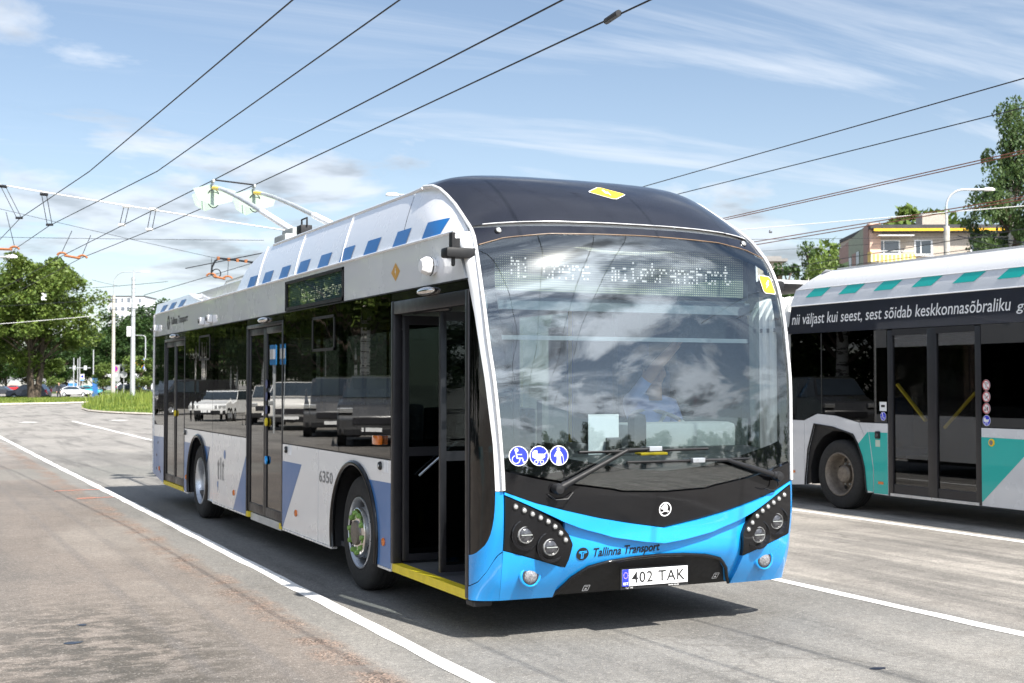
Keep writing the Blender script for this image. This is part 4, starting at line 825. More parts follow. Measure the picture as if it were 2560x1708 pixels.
b_ = M().cbox(-1.12, -1.0, 4.95, 5.12, 3.22, 3.34, .01).build('roof_beacon', MT['black'], bus, 40); M().tube([(-1.06, 4.94, 3.33), (-1.06, 4.94, 3.41), (-1.06, 5.13, 3.41), (-1.06, 5.13, 3.33)], .01, 6).build('beacon_guard', MT['black'], b_)
M().cbox(-1.13, -1.02, 3.5, 4.1, 3.20, 3.245, .01).build('roof_box', MT['greyplastic'], bus)
# ------------------------------------------------------------------ cab and saloon behind the glass
m = M(); m.grid(lambda u, t: (u*1.09, [FY(u*1.09, 1.18)+.05, FY(u*1.09, 1.2)+.09, .45+.25*abs(u)*0, .52, .52][int(t)], [1.13, 1.235, 1.265, 1.25, .4][int(t)]), lin_list(-1, 1, 24), [0, 1, 2, 3, 4]); m.build('dashboard', MT['dash'], bus, 40)
M().cbox(.08, 1.05, .50, .80, 1.15, 1.44, .05).build('instrument_pod', MT['greyplastic'], bus, 40)
sw = M(); c = Vector((.62, .93, 1.42)); ax = Vector((0, -.45, .9)).normalized(); a = ax.orthogonal().normalized(); e = ax.cross(a)
sw.tube([c+(a*math.cos(t)+e*math.sin(t))*.225 for t in lin_list(0, 2*math.pi, 28)], .017, 8, False).tube([c-a*.22, c+a*.22], .016, 6).tube([c-e*.22, c], .016, 6).tube([c, c-ax*.35], .035, 8).build('steering_wheel', MT['greyplastic'], bus, 60)
M().cbox(.36, 1.0, 1.35, 1.5, 1.05, 1.85, .05).cbox(.38, .98, .98, 1.45, .92, 1.06, .05).cbox(.53, .83, 1.40, 1.5, 1.84, 2.1, .05).cbox(.5, .86, 1.05, 1.4, .34, .93, .02).build('driver_seat', MT['seat'], bus, 50)
m = M().box(.30, 1.22, 1.75, 1.79, .36, 2.35).box(-.02, .02, 1.78, 1.80, .36, 1.6); m.build('cab_partition', MT['dark'], bus)
M().box(.22, .25, .95, 1.75, .36, 1.25).build('cab_door', MT['greyplastic'], bus); M().tube([(.235, .95, .4), (.235, .95, 2.4)], .02, 8).build('cab_post', MT['dark'], bus, 60)
# printed sheet and holder seen behind the windshield
M().box(-.46, -.22, .10, .105, 1.24, 1.52).build('white_notice', MT['pwhite'], bus); M().cbox(-.34, -.24, .02, .08, 1.24, 1.36, .01).build('camera_stand', MT['black'], bus)
M().cbox(-.12, .10, -.03, .06, 1.235, 1.255, .008).build('yellow_gloves', MT['signyellow'], bus)
M().cbox(.02, .14, .30, .42, 1.24, 1.52, .05).build('monitor_back', MT['black'], bus, 40)
# front display behind the glass
fdsp = M().box(-1.06, 1.06, .36, .56, 2.36, 2.72).build('front_display', MT['dash'], bus)
M().box(-1.06, 1.0, .345, .358, 2.375, 2.70).build('led_panel', MT['ledfront'], fdsp)
leds('Mi there  mitetransport', lambda a, b: (-.93+a*.98, .343, 2.475+b), (.0136, .0215), .0062, MT['ledon'], fdsp, lambda c, r: (c*5+r*7) % 11 < 9)
M().box(-1.1, 1.1, .40, .43, 2.25, 2.34).build('visor_rail', simple('pale_rail', (.20, .23, .25), .4), bus); M().box(-1.1, 1.1, .42, .45, 2.04, 2.07).build('visor_rail', simple('pale_rail_low', (.22, .25, .27), .4), bus)
M().box(.15, 1.05, .43, .435, 2.07, 2.25).build('sun_visor', glass('visor_film', (.35, .4, .42), .04), bus)
# saloon seats, hand poles
sm = M().cbox(-.22, .22, -.22, .22, .40, .50, .04).cbox(-.22, .22, .18, .27, .45, 1.12, .04).box(-.18, .18, -.1, .1, .0, .42)
s0 = None
for y in (4.1, 4.95, 7.3, 8.1, 9.6, 10.6):
    for x in (-.98, -.52, .52, .98):
        if 5 < y < 6.6 and x < 0: continue
        if s0 is None: s0 = sm.build('passenger_seat', MT['seat'], bus, 40, True); q = s0
        else: q = s0.copy(); COL.objects.link(q)
        q.location = (x, y-6.2, .36)
for x, y in ((-.45, 1.9), (.45, 2.1), (-.45, 4.9), (.45, 4.9), (-.4, 6.6), (.4, 6.6)): M().tube([(x, y, .34), (x, y, 2.46)], .017, 8).build('hand_pole', MT['yellow'], bus, 60)
for x in (-1.13, -1.06): M().tube([(x, .42, .40), (x+.02, .40, 1.0), (x, .42, 1.30)], .016, 8).build('hand_pole', simple('teal_hand_pole', (.0, .25, .33), .3, .4), bus, 60)
for sd in (-1, 1): M().box(sd*1.24-.01, sd*1.24+.01, .4, 12.4, .34, ZP).build('inner_lining', MT['dark'], bus) if sd > 0 else [M().box(-1.25, -1.235, a, b, .34, ZP).build('inner_lining', MT['dark'], bus) for a, b in ((3.40, 5.0), (6.6, 8.5), (11.65, 12.4))]
# ------------------------------------------------------------------ people
def skinned(name, joints, edges, mat, parent, sub=2, root=0):
    me = bpy.data.meshes.new(name); me.from_pydata([j[:3] for j in joints], edges, []); o = link_mesh(name, me, mat, parent)
    sk = o.modifiers.new('skin', 'SKIN'); sk.use_smooth_shade = True
    lay = me.skin_vertices[0].data if me.skin_vertices else None
    if lay is None:
        bm = bmesh.new(); bm.from_mesh(me); bm.verts.layers.skin.verify(); bm.to_mesh(me); bm.free(); lay = me.skin_vertices[0].data
    for i, j in enumerate(joints): lay[i].radius = (j[3], j[4] if len(j) > 4 else j[3]); lay[i].use_root = (i == root)
    s = o.modifiers.new('sub', 'SUBSURF'); s.levels = sub; s.render_levels = sub
    return o
def head(parent, c, sc, turn=0., hair='hair', name='head'):
    m = M(); m.ball((0, 0, 0), .075, .092, .115, 18, 12)
    m.v = [(x*(1-.18*max(0, -z/.115)), y*(1-.08*max(0, -z/.115)), z) for x, y, z in m.v]
    m.ball((0, -.092, -.012), .013, .022, .026, 8, 6); m.ball((0, -.082, -.058), .026, .012, .008, 10, 5)
    for s in (-1, 1): m.ball((s*.076, .006, -.005), .012, .02, .032, 8, 6); m.ball((s*.03, -.082, .012), .014, .01, .009, 8, 5)
    m.tube([(0, .01, -.20), (0, .005, -.07)], [.058, .052], 12); Rz = Matrix.Rotation(turn, 4, 'Z'); m.xf(Matrix.Translation(c) @ Rz @ Matrix.Scale(sc, 4)); o = m.build(name, MT['skin'], parent, 60, True)
    h = M(); h.ball((0, .012, .022), .083, .094, .108, 16, 10); h.v = [(x, y, max(z, .0 if y < -.03 else -.06)) for x, y, z in h.v]; h.xf(Matrix.Translation(c) @ Rz @ Matrix.Scale(sc, 4)); h.build('hair', MT[hair], o, 60, True); return o
def hand_mesh(m, wrist, dirv, side_v, sc=1.0, curl=.4):
    d = Vector(dirv).normalized(); s = Vector(side_v).normalized(); n = d.cross(s).normalized(); w0 = Vector(wrist)
    m.prism([w0+s*.030*sc-n*.012*sc, w0+s*.042*sc+d*.09*sc-n*.010*sc, w0-s*.042*sc+d*.09*sc-n*.010*sc, w0-s*.030*sc-n*.012*sc], n*.026*sc)
    for k, (o, L) in enumerate(((.033, .068), (.012, .078), (-.010, .073), (-.032, .058))):
        b = w0+d*.085*sc+s*o*sc; k1 = b+d*L*.45*sc; k2 = k1+(d*math.cos(curl)+n*math.sin(curl))*L*.35*sc; k3 = k2+(d*math.cos(curl*2)+n*math.sin(curl*2))*L*.3*sc
        m.tube([b, k1, k2, k3], [.0095*sc, .009*sc, .0085*sc, .006*sc], 7)
    b = w0+d*.03*sc+s*.034*sc; m.tube([b, b+(d*.6+s*.8)*.03*sc, b+(d*.85+s*.7)*.06*sc], [.012*sc, .0105*sc, .008*sc], 7)
drv = thing('person', 'bus driver in a light blue shirt reaching up to the visor behind the trolleybus windshield', 'person', (.68, 1.18, 1.06))
J = [(0, .02, .08, .15, .12), (0, .03, .30, .15, .11), (0, .02, .50, .18, .10), (0, .0, .60, .07, .06), (-.19, .0, .53, .072), (-.24, -.16, .56, .056), (-.12, -.30, .80, .048), (.20, .0, .50, .07), (.27, -.05, .24, .055), (.16, -.28, .22, .045), (-.10, -.12, .03, .095), (-.13, -.42, .02, .075), (-.13, -.45, -.36, .055), (.10, -.12, .03, .095), (.13, -.42, .02, .075), (.13, -.45, -.36, .055)]
skinned('clothing', J, [(0, 1), (1, 2), (2, 3), (2, 4), (4, 5), (5, 6), (2, 7), (7, 8), (8, 9), (0, 10), (10, 11), (11, 12), (0, 13), (13, 14), (14, 15)], MT['shirt'], drv)
m = M(); m.tube([(-.24+.12*.6, -.16-.14*.6, .56+.24*.6), (-.12, -.30, .80), (.0, -.42, .98)], [.052, .046, .034], 12); hand_mesh(m, (.0, -.42, .98), (.45, -.45, .75), (.8, .5, -.1)); m.tube([(.16, -.28, .22), (.02, -.36, .30)], [.044, .034], 10); hand_mesh(m, (.02, -.36, .30), (-.5, -.8, .2), (.3, -.2, .9)); m.build('forearm', MT['skin'], drv, 60, True)
head(drv, (.02, -.05, .76), 1.1, -.2)
# ------------------------------------------------------------------ the green and white articulated bus in the next lane
XG = 6.98
gb = thing('articulated_bus', 'white and green articulated bus with a dark lettered band, standing in the right-hand lane', 'bus', (8.25, 4, 0))
MT['gwhite'] = paint('bus_white_paint', (.63, .64, .66), .3, .05); MT['green'] = paint('bus_green', (.0, .42, .375), .35, .02, .4); MT['navy'] = simple('navy_band', (.006, .008, .02), .35, 0, .1, 4, coat=.4)
MT['gglass'] = glass('bus_side_glass', (.05, .05, .055), .05, .0008, (.3, 1, .3), .8); MT['gdoor'] = glass('bus_door_glass', (.62, .62, .63), .055, .0006, (.3, 1, .3), .7)
def gs(outline, name, mat, th=.03, x=XG, par=None): return M().prism([(x, y, z) for y, z in outline], (th, 0, 0)).build(name, MT[mat] if isinstance(mat, str) else mat, par or gb)
ar = [(7.32, .285), (7.32, .32), (7.25, .80), (7.11, 1.16), (6.70, 1.125), (6.28, 1.04), (6.18, .91), (6.10, .75), (6.05, .59), (6.02, .32), (6.0, .27)]
gs([(7.64, .27), (7.64, 1.205), (7.34, 1.205), (7.345, .29)], 'side_panel', 'gwhite')
gs(ar[::-1] + [(7.335, .29), (7.335, 1.205), (7.16, 1.265), (7.04, 1.305), (6.64, 1.285), (6.17, 1.205), (6.0, .95), (5.885, .59), (5.88, .285)], 'wheel_arch_panel', 'gwhite')
gs([(5.875, .27), (5.875, .60), (5.995, .95), (6.16, 1.205), (5.595, 1.205), (5.595, .265)], 'side_panel', 'gwhite')
gs([(3.955, .27), (3.955, 1.20), (-1.8, 1.20), (-1.8, .27)], 'side_panel', 'gwhite'); gs([(15.5, .27), (15.5, 1.20), (8.75, 1.20), (8.75, .27)], 'side_panel', 'gwhite')
gs([(6.18, .915), (5.985, 1.085), (5.97, 1.085), (5.885, .60), (5.88, .29), (6.015, .30), (6.045, .59), (6.10, .76)][::-1], 'green_patch', 'green', .001, XG-.002)
gs([(5.87, .275), (5.87, .60), (5.96, 1.085), (5.597, 1.085), (5.597, .275)], 'green_patch', 'green', .001, XG-.002)
gs([(3.955, 1.09), (3.30, 1.085), (3.08, 1.085), (3.955, .31)], 'green_patch', 'green', .001, XG-.002)
M().tube([(XG-.005, y, z) for y, z in ar], .012, 6).build('wheel_arch_trim', MT['black'], gb)
m = M(); a_ = [(6.62+.60*math.cos(k), .46+.62*math.sin(k)) for k in lin_list(math.pi+.25, -.25, 20)]
m.prism([(XG+.012, y, z) for y, z in ar] , (.004, 0, 0)) if False else None
m.grid(lambda i, x: (x, a_[int(i)][0], a_[int(i)][1]), list(range(21)), [XG+.02, XG+.75]); m.build('wheel_well', MT['black'], gb, 40)
m = M(); ol = ar[:-1]; n = len(ol)
inn = [(6.62+.605*math.cos(k), .46+.625*math.sin(k)) for k in lin_list(-.22, math.pi+.28, n-1)]
for (a, b), (c, d) in zip(zip(ol, ol[1:]), zip(inn, inn[1:])): m.add([(XG+.015, *a), (XG+.015, *b), (XG+.03, *d), (XG+.03, *c)], [(0, 1, 2, 3)])
m.build('wheel_arch_liner', MT['black'], gb)
wv = wheel((XG+.155, 6.605, .479), 'dull', gb)
gs([(7.64, 1.215), (7.64, 2.45), (5.60, 2.45), (5.60, 1.215), (6.165, 1.215), (6.63, 1.295), (7.04, 1.315), (7.17, 1.275), (7.34, 1.215)], 'window_pane', 'gglass', .008)
for a, b in ((2.6, 3.945), (1.1, 2.59), (-.4, 1.09), (-1.8, -.41)): gs([(a, 1.21), (b, 1.21), (b, 2.44), (a, 2.44)], 'window_pane', 'gglass', .008)
gs([(8.75, 1.21), (15.5, 1.21), (15.5, 2.44), (8.75, 2.44)], 'window_pane', 'gglass', .008)
M().box(XG-.004, XG+.02, 6.93, 6.95, 1.32, 2.44).build('window_joint', MT['pblack'], gb)
gs([(7.70, 2.455), (7.62, 2.85), (3.9, 2.85), (-1.8, 2.845), (-1.8, 2.445), (3.95, 2.445)], 'lettered_band', 'navy'); gs([(8.75, 2.45), (8.75, 2.85), (15.5, 2.85), (15.5, 2.45)], 'lettered_band', 'navy')
gfn = lambda y0, z0: (lambda a, b: (XG-.003, y0-a, z0+b))
text('nii väljast kui seest, sest sõidab keskkonnasõbraliku', gfn(7.60, 2.535), 4.13, .205, MT['pwhite'], gb, shear=.18, bold=.004); text('ga', gfn(3.39, 2.54), .20, .115, MT['pwhite'], gb, shear=.18, bold=.004)
# roof fairing
fsec = [(0, 2.855), (.02, 2.97), (.05, 3.09), (.11, 3.20), (.20, 3.30), (.30, 3.345), (.40, 3.36)]
yend = lambda z: lerp([2.85, 3.09, 3.21, 3.33, 3.36], [7.64, 7.57, 7.38, 7.15, 7.08], z)
m = M(); m.grid(lambda t_, k: (XG+fsec[int(k)][0], yend(fsec[int(k)][1])*(1-t_)+(-1.8)*t_, fsec[int(k)][1]), lin_list(0, 1, 6), range(7)); m.grid(lambda x, k: (x, yend(fsec[int(k)][1]), fsec[int(k)][1]), [XG+.2, 9.3], range(7)); m.build('roof_fairing', MT['gwhite'], gb, 35)
M().box(XG+.30, 9.3, -1.8, 6.95, 3.33, 3.372).build('roof_cover', simple('roof_grey', (.5, .5, .5), .6), gb)
M().tube([(XG+.047, 7.57, 3.092), (XG+.047, -1.8, 3.092)], .006, 5).build('fairing_seam', MT['gwhite'], gb); M().tube([(XG-.004, 7.62, 2.853), (XG-.004, -1.8, 2.853)], .008, 5).build('fairing_seam', MT['gwhite'], gb)
for k in range(9):
    d = -.722*k; fz = lambda z: XG+lerp([2.855, 2.97, 3.09], [0, .02, .05], z)-.004
    M().poly([(fz(z), y+d, z) for y, z in ((7.31, 2.968), (6.955, 2.968), (6.775, 3.085), (7.14, 3.085))]).build('roof_stripe', MT['green'], gb)
# roof, wheel and rear wall of the trailing section
m = M(); m.grid(lambda t_, k: (XG+fsec[int(k)][0], 8.8+t_*6.6, fsec[int(k)][1]), [0, .5, 1], range(7)); m.grid(lambda x, k: (x, 15.4, fsec[int(k)][1]), [XG+.2, 9.3], range(7)); m.build('roof_fairing', MT['gwhite'], gb, 35)
M().box(XG+.35, 9.3, 8.8, 15.4, 3.30, 3.36).build('roof_cover', bpy.data.materials['roof_grey'], gb); M().box(XG+.02, 9.5, 15.45, 15.5, .3, 2.85).build('rear_wall', MT['gwhite'], gb)
wheel((XG+.135, 12.2, .479), 'dull', gb); M().tube([(XG-.006, 12.2+.58*math.cos(k), .46+.6*math.sin(k)) for k in lin_list(math.pi+.3, -.3, 20)], .03, 6).build('wheel_arch_trim', MT['black'], gb, 60)
# double door
m = M()
for y0, y1 in ((5.50, 5.59), (3.955, 4.05), (4.70, 4.86)): m.cbox(XG+.0, XG+.05, y0, y1, .27, 2.43, .01)
m.box(XG+.002, XG+.05, 4.05, 5.5, 2.36, 2.44); dr = m.build('double_door', MT['frame'], gb, 35)
for y0, y1 in ((4.05, 4.70), (4.86, 5.50)): M().box(XG+.025, XG+.031, y0, y1, .42, 2.36).build('door_glass', MT['gdoor'], dr); M().cbox(XG+.012, XG+.045, y0, y1, .30, .42, .008).build('door_bottom_rail', MT['frame'], dr)
M().box(XG-.004, XG+.06, 4.0, 5.55, .265, .30).build('door_sill', MT['steel'], dr)
M().tube([(XG+.055, 5.46, 1.72), (XG+.055, 4.95, 1.26)], .026, 8).build('door_handrail', MT['yellow'], dr, 60); M().tube([(XG+.055, 4.62, 1.18), (XG+.055, 4.10, 1.62)], .022, 8).build('door_handrail', MT['yellow'], dr, 60)
# small signs
for z, ic in ((1.712, icon_noscooter), (1.573, icon_nosmoke), (1.433, icon_nofood)): disc_sign(gb, lambda a, b, k, z=z: (XG-.002-.001*k, 3.868-a*.062, z+b*.066), (MT['pwhite'], MT['pwhite'], MT['pblack']), ic, ban=True)
disc_sign(gb, lambda a, b, k: (XG-.002-.001*k, 3.868-a*.062, 1.29+b*.066), (MT['pwhite'], MT['sblue'], MT['pwhite']), icon_pram); disc_sign(gb, lambda a, b, k: (XG-.002-.001*k, 5.675-a*.055, 1.30+b*.058), (MT['pwhite'], MT['sblue'], MT['pwhite']), icon_wheelchair)
q = M().box(XG-.004, XG, 5.61, 5.74, 1.37, 1.49).build('camera_notice', MT['pwhite'], gb); M().box(XG-.006, XG-.004, 5.64, 5.71, 1.42, 1.45).build('pictogram', MT['pblack'], q)
q = M().cbox(XG-.02, XG+.01, 5.735, 5.835, 1.00, 1.10, .02).build('door_button_box', MT['black'], gb, 40); M().lathe([(.03, .018), (.03, .026), (.001, .027)], (XG, 5.785, 1.05), (-1, 0, 0), 14).build('button_cap', MT['lensdark'], q)
M().box(XG-.003, XG, 5.74, 5.83, .895, .985).build('notice_sticker', simple('pale_green_label', (.5, .6, .5), .5), gb)
q = M().lathe([(.045, 0), (.045, .012), (.03, .016)], (XG, 3.79, 1.03), (-1, 0, 0), 18).build('stop_button', MT['signyellow'], gb, 50); M().lathe([(.03, .014), (.001, .018)], (XG, 3.79, 1.03), (-1, 0, 0), 14).build('button_cap', MT['pgrey'], q)
for y, z in ((5.73, .42), (7.60, .46)): M().cbox(XG-.012, XG, y-.05, y+.05, z-.018, z+.018, .005).build('side_marker', MT['amber'], gb)
# bellows and rear section, body core
for k in range(6):
    y = 7.72+k*.17
    m = M(); sec = [(XG+.06, .5), (XG+.02, 1.5), (XG+.02, 2.75), (XG+.16, 2.98), (XG+.35, 3.04)]; m.grid(lambda i, t_: (sec[int(i)][0]+(.06 if t_ in (0, 1) else 0), y+.16*t_, sec[int(i)][1]-(.05 if t_ in (0, 1) and i > 2 else 0)), range(5), [0, .25, .5, .75, 1]); m.build('bellows_fold', simple('bellows_grey', (.62, .62, .60), .8) if k == 0 else bpy.data.materials['bellows_grey'], gb, 50)
M().box(XG+.4, 9.5, -1.8, 15.5, .28, .36).box(XG+.03, 9.5, -1.8, 15.5, 2.50, 2.56).box(9.48, 9.52, -1.8, 15.5, .3, 1.2).box(9.48, 9.52, -1.8, 15.5, 2.44, 2.84).box(XG+.03, 9.5, -1.83, -1.8, .3, 1.2).box(XG+.03, 9.5, -1.83, -1.8, 2.5, 2.85).build('body_core', MT['dark'], gb)
M().box(9.49, 9.5, -1.8, 15.5, 1.2, 2.44).build('far_windows', MT['gglass'], gb)
for y in (1.0, 2.0, 6.3, 7.1): M().cbox(XG+.25, XG+1.1, y, y+.12, .8, 1.55, .05).cbox(XG+.25, XG+1.1, y-.4, y+.1, .75, .85, .04).build('passenger_seat', MT['seat'], gb)
# ------------------------------------------------------------------ overhead wires
def wirething(pts, r, mat, label, name='overhead_wire', group=None):
    o = M().tube(pts, r, 6, False).build(name, MT[mat], None, 60); return tag(o, label, 'wire', group)
def sag(a, b, s, n=14): a, b = Vector(a), Vector(b); return [a+(b-a)*t-Vector((0, 0, s*4*t*(1-t))) for t in lin_list(0, 1, n)]
RW = .0085
wirething([(-1.2, -30, 5.3), (-1.5, 3.9, 5.3), (-1.95, 14.9, 5.3), (-2.5, 21.9, 5.3), (-2.62, 26.6, 5.3), (-4.6, 60, 5.4)], RW, 'wire', 'leftmost of the four black overhead wires rising from the left edge to the top')
wirething([(-.2, -30, 5.3), (-.6, 3.5, 5.3), (-.92, 14.4, 5.3), (-1.8, 23.1, 5.3), (-2.1, 28.7, 5.3), (-2.05, 36.5, 5.3), (-3.6, 60, 5.4)], RW, 'wire', 'second from the left of the four black overhead wires crossing the sky')
wirething([(1.4, -30, 5.05), (.31, 2.0, 5.0), (-.27, 13.0, 5.0), (-.7, 20.1, 5.0), (-1.1, 26.9, 5.0), (-1.4, 33.4, 5.0), (-2.4, 60, 5.2)], RW, 'wire', 'overhead wire touched by the left trolley pole')
wirething([(2.4, -30, 5.05), (.99, 1.6, 5.0), (.45, 13.3, 5.0), (.1, 19.1, 5.0), (-.6, 27.5, 5.0), (-1.5, 60, 5.2)], RW, 'wire', 'overhead wire touched by the right trolley pole, with a black splice')
q = at(1530, 43, 2, 5.0); M().tube([q+np.array([-.01, -.14, 0]), q+np.array([.02, .14, 0])], .03, 8).build('splice', MT['black'], bpy.data.objects['overhead_wire.003'])
def rw(p0, p1, z, r, mat, label, name='overhead_wire', ext=2.2, z2=None):
    a, b = at(*p0, 2, z), at(*p1, 2, z2 or z); d = b-a; return wirething([a-d*1.2, a, b, b+d*ext], r, mat, label, name)
rw((2560, 196), (1629, 461), 5.5, RW, 'wire', 'uppermost black overhead wire running right from behind the trolleybus roof')
rw((2560, 269), (1705, 483), 5.5, RW, 'wire', 'second black overhead wire running right from behind the trolleybus roof')
rw((2560, 376), (1800, 548), 5.5, .010, 'copper', 'upper strand of the higher brownish double wire at right'); rw((2560, 383), (1803, 552), 5.5, .010, 'copper', 'lower strand of the higher brownish double wire at right')
rw((2560, 492), (1880, 606), 5.5, .012, 'copper', 'upper strand of the lower brownish double wire above the green bus'); rw((2560, 499), (1885, 613), 5.5, .012, 'copper', 'lower strand of the lower brownish double wire above the green bus')
rw((2560, 515), (1838, 576), 7.0, .014, 'palewire', 'pale straight rope in the sky right of the trolleybus', 'span_rope', .3)
rw((2160, 596), (1860, 599), 9.0, .012, 'wire', 'thin level wire just above the far trees at right', 'span_wire', .2); rw((2160, 612), (1900, 628), 8.5, .008, 'wire', 'hair-thin wire over the far trees at right', 'span_wire', .2)
rw((2300, 615), (2020, 661), 6.0, .012, 'wire', 'wire passing in front of the striped house gable', 'feeder_wire', .2); rw((2300, 640), (2020, 677), 6.0, .012, 'wire', 'lower wire passing in front of the striped house gable', 'feeder_wire', .2)
for k, (p0, p1) in enumerate((((2560, 607), (2395, 577)), ((2540, 628), (2395, 590)))): a, b = atd(*p0, 55), atd(*p1, 58); wirething([a+(a-b), a, b], .02, 'wire', ['upper', 'lower'][k]+' dark cable slanting down right from the lamp pole', 'feeder_wire')
# spans on the left, each at the wires it carries
def span(p0, p1, dist, r, mat, label, name='span_rope', dist2=None): a, b = atd(*p0, dist), atd(*p1, dist2 or dist); return wirething(sag(a, b, .02), r, mat, label, name)
span((-60, 452), (725, 578), 33, .018, 'palewire', 'pale rope sloping down from the left edge towards the trolley poles')
span((-60, 508), (560, 650), 38, .007, 'wire', 'thin grey span wire sloping down from the left edge', 'span_wire')
span((-60, 592), (660, 601), 60, .012, 'wire', 'level blue-grey wire running left behind the trolley poles', 'span_wire')
rw((545, 655), (620, 640), 5.2, RW*1.6, 'wire', 'overhead wire beyond the trolleybus running behind its roof', 'overhead_wire', 3.0)
for k, (p0, p1, d) in enumerate((((360, 738), (640, 655), 70), ((230, 720), (420, 704), 90), ((-40, 768), (330, 745), 90), ((250, 775), (390, 768), 100), ((230, 790), (400, 792), 110), ((-30, 812), (235, 790), 90), ((250, 742), (380, 790), 120), ((230, 700), (300, 716), 115))):
    span(p0, p1, d, .018, 'palewire' if k == 5 else 'wire', ['thin wire meeting the rear roof of the trolleybus', 'thin wire crossing above the two left poles', 'thin wire in front of the big tree crown', 'short wire between pole and trolleybus rear', 'lowest wire between pole and trolleybus rear', 'pale wire low across the big tree', 'slanting wire right of the concrete pole', 'short wire left of the steel pole'][k], 'span_wire')
# hangers, each with its own arms
def hanger(p_top, p_bot, dist, mat, label, arms=2, wd=12, group='wire hangers over the road'):
    o = thing('wire_hanger', label, 'hanger', tuple(atd(*p_bot, dist)), group); s = dist/FPX
    for k in range(arms):
        d = (k-(arms-1)/2)*wd; M().tube([atd(p_top[0]+d, p_top[1], dist), atd(p_bot[0]+d, p_bot[1], dist)], .010, 5).build('hanger_rod', MT['wire'], o)
    M().tube([atd(p_top[0]-wd*.75, p_top[1]-1, dist), atd(p_top[0]+wd*.75, p_top[1]+1, dist)], .045, 6).build('clamp', MT[mat], o); M().tube([atd(p_bot[0]-wd*.7, p_bot[1], dist), atd(p_bot[0]+wd*.7, p_bot[1], dist)], .035, 6).build('clamp', MT[mat], o); return o
hanger((8, 466), (48, 545), 33, 'wire', 'black hanger at the left edge of the sky'); hanger((110, 486), (124, 562), 33, 'wire', 'black hanger on the second wire near the left edge')
hanger((316, 516), (305, 563), 33, 'palewire', 'pale hanger left of the trolley pole heads'); hanger((384, 524), (374, 574), 33, 'palewire', 'pale hanger nearest the trolley pole heads')
def bow(c1, c2, top1, top2, dist, label):
    o = thing('wire_spreader', label, 'spreader', tuple(atd(*c1, dist)), 'rusty wire spreaders'); s = 9
    for c, tp in ((c1, top1), (c2, top2)):
        if c is None: continue
        if tp: M().tube([atd(*tp, dist), atd(c[0], c[1]-4, dist)], .010, 5).build('hanger_rod', MT['wire'], o)
        M().tube([atd(c[0]+s*1.3*math.cos(t), c[1]+6-s*.9*math.sin(t), dist) for t in lin_list(R(10), R(170), 8)], .035, 6).build('bow_clamp', MT['rust'], o)
    M().tube([atd(c1[0]+6, c1[1]+5, dist), atd(c2[0]-6, c2[1]+5, dist)], .04, 6).build('insulator_bar', MT['rust'], o)
bow((155, 634), (206, 641), (180, 577), (227, 588), 38, 'rusty wire spreader above the big tree top'); bow((-28, 617), (36, 619), None, (15, 530), 38, 'rusty wire spreader cut by the left edge')
o = thing('feeder_loop', 'black looped feeder cable with clamps left of the roof fairing', 'cable', tuple(atd(530, 690, 45)), None)
M().tube([atd(*q, 45) for q in ((528, 688), (530, 668), (538, 652), (550, 646), (575, 649), (600, 652), (640, 657))], .035, 6).build('cable', MT['wire'], o, 60)
for px, py in ((546, 646), (572, 649), (594, 651), (615, 653)): M().tube([atd(px, py-4, 45), atd(px, py+4, 45)], .06, 6).build('clamp', MT['rust'], o)
M().tube([atd(541+11*math.cos(t), 684+11*math.sin(t), 45) for t in lin_list(0, 2*math.pi, 14)], .02, 5, False).build('loop', MT['wire'], o)
bow((528, 686), (569, 693), (529, 646), (571, 652), 45, 'rusty wire spreader below the looped feeder cable')
b = thing('bird', 'small dark bird flying right of the trolleybus roof', 'bird', tuple(atd(1926, 581, 70)), None)
c = atd(1926, 581, 70); m = M(); m.ball(tuple(c), .10, .06, .05, 8, 6); m.add([c+np.array(q) for q in ((-.02, 0, 0), (.12, .05, .08), (.20, .1, .02), (.05, .05, -.02), (-.05, -.05, .14), (-.18, -.1, .05))], [(0, 1, 2, 3), (0, 4, 5)]); m.build('bird_body', MT['pblack'], b)
# ------------------------------------------------------------------ lamp posts, poles, signs
def gp(px, py, z=0.): return at(px, py, 2, z)
def post(base, h, r0, r1, mat, name, label, group=None, cat='pole'):
    o = thing(name, label, cat, tuple(base), group); b = Vector(base)
    M().tube([b, b+Vector((0, 0, h*.5)), b+Vector((0, 0, h))], [r0, (r0+r1)/2, r1], 12).build('shaft', MT[mat], o, 60); M().lathe([(r0*1.25, 0), (r0*1.25, .25), (r0, .3)], b, (0, 0, 1), 12).build('collar', MT[mat], o); return o
def lamp_arm(o, top, dirv, rise, length, head_len=.75, drop=0.0):
    tp = Vector(top); d = Vector((dirv[0], dirv[1], 0)).normalized(); P = [tp, tp+Vector((0, 0, rise*.55))]
    for k in range(1, 7): t = k/6*math.pi/2; P.append(tp+Vector((0, 0, rise*.55))+d*(rise*.45*(1-math.cos(t)))+Vector((0, 0, rise*.45*math.sin(t))))
    e = tp+d*length+Vector((0, 0, rise+drop)); P.append(e); M().tube(P, .05, 8).build('lamp_arm', MT['galv'], o, 60)
    m = M(); m.ball((0, 0, 0), head_len*.55, .16, .11, 14, 8); m.v = [(x, y, max(z, -.05)) for x, y, z in m.v]; m.xf(Matrix.Translation(e+d*head_len*.4) @ Matrix.Rotation(math.atan2(d.y, d.x), 4, 'Z')); m.build('lamp_head', MT['pwhite'], o, 50)
vr = Vector(cr)                                   # to the right as seen from the road
b0 = gp(282, 1001); p1 = post(b0, (1001-750)*np.linalg.norm(b0-CAM)/FPX*1.0, .22, .16, 'concrete', 'concrete_pole', 'tall concrete pole with a curved lamp arm, left of the steel pole')
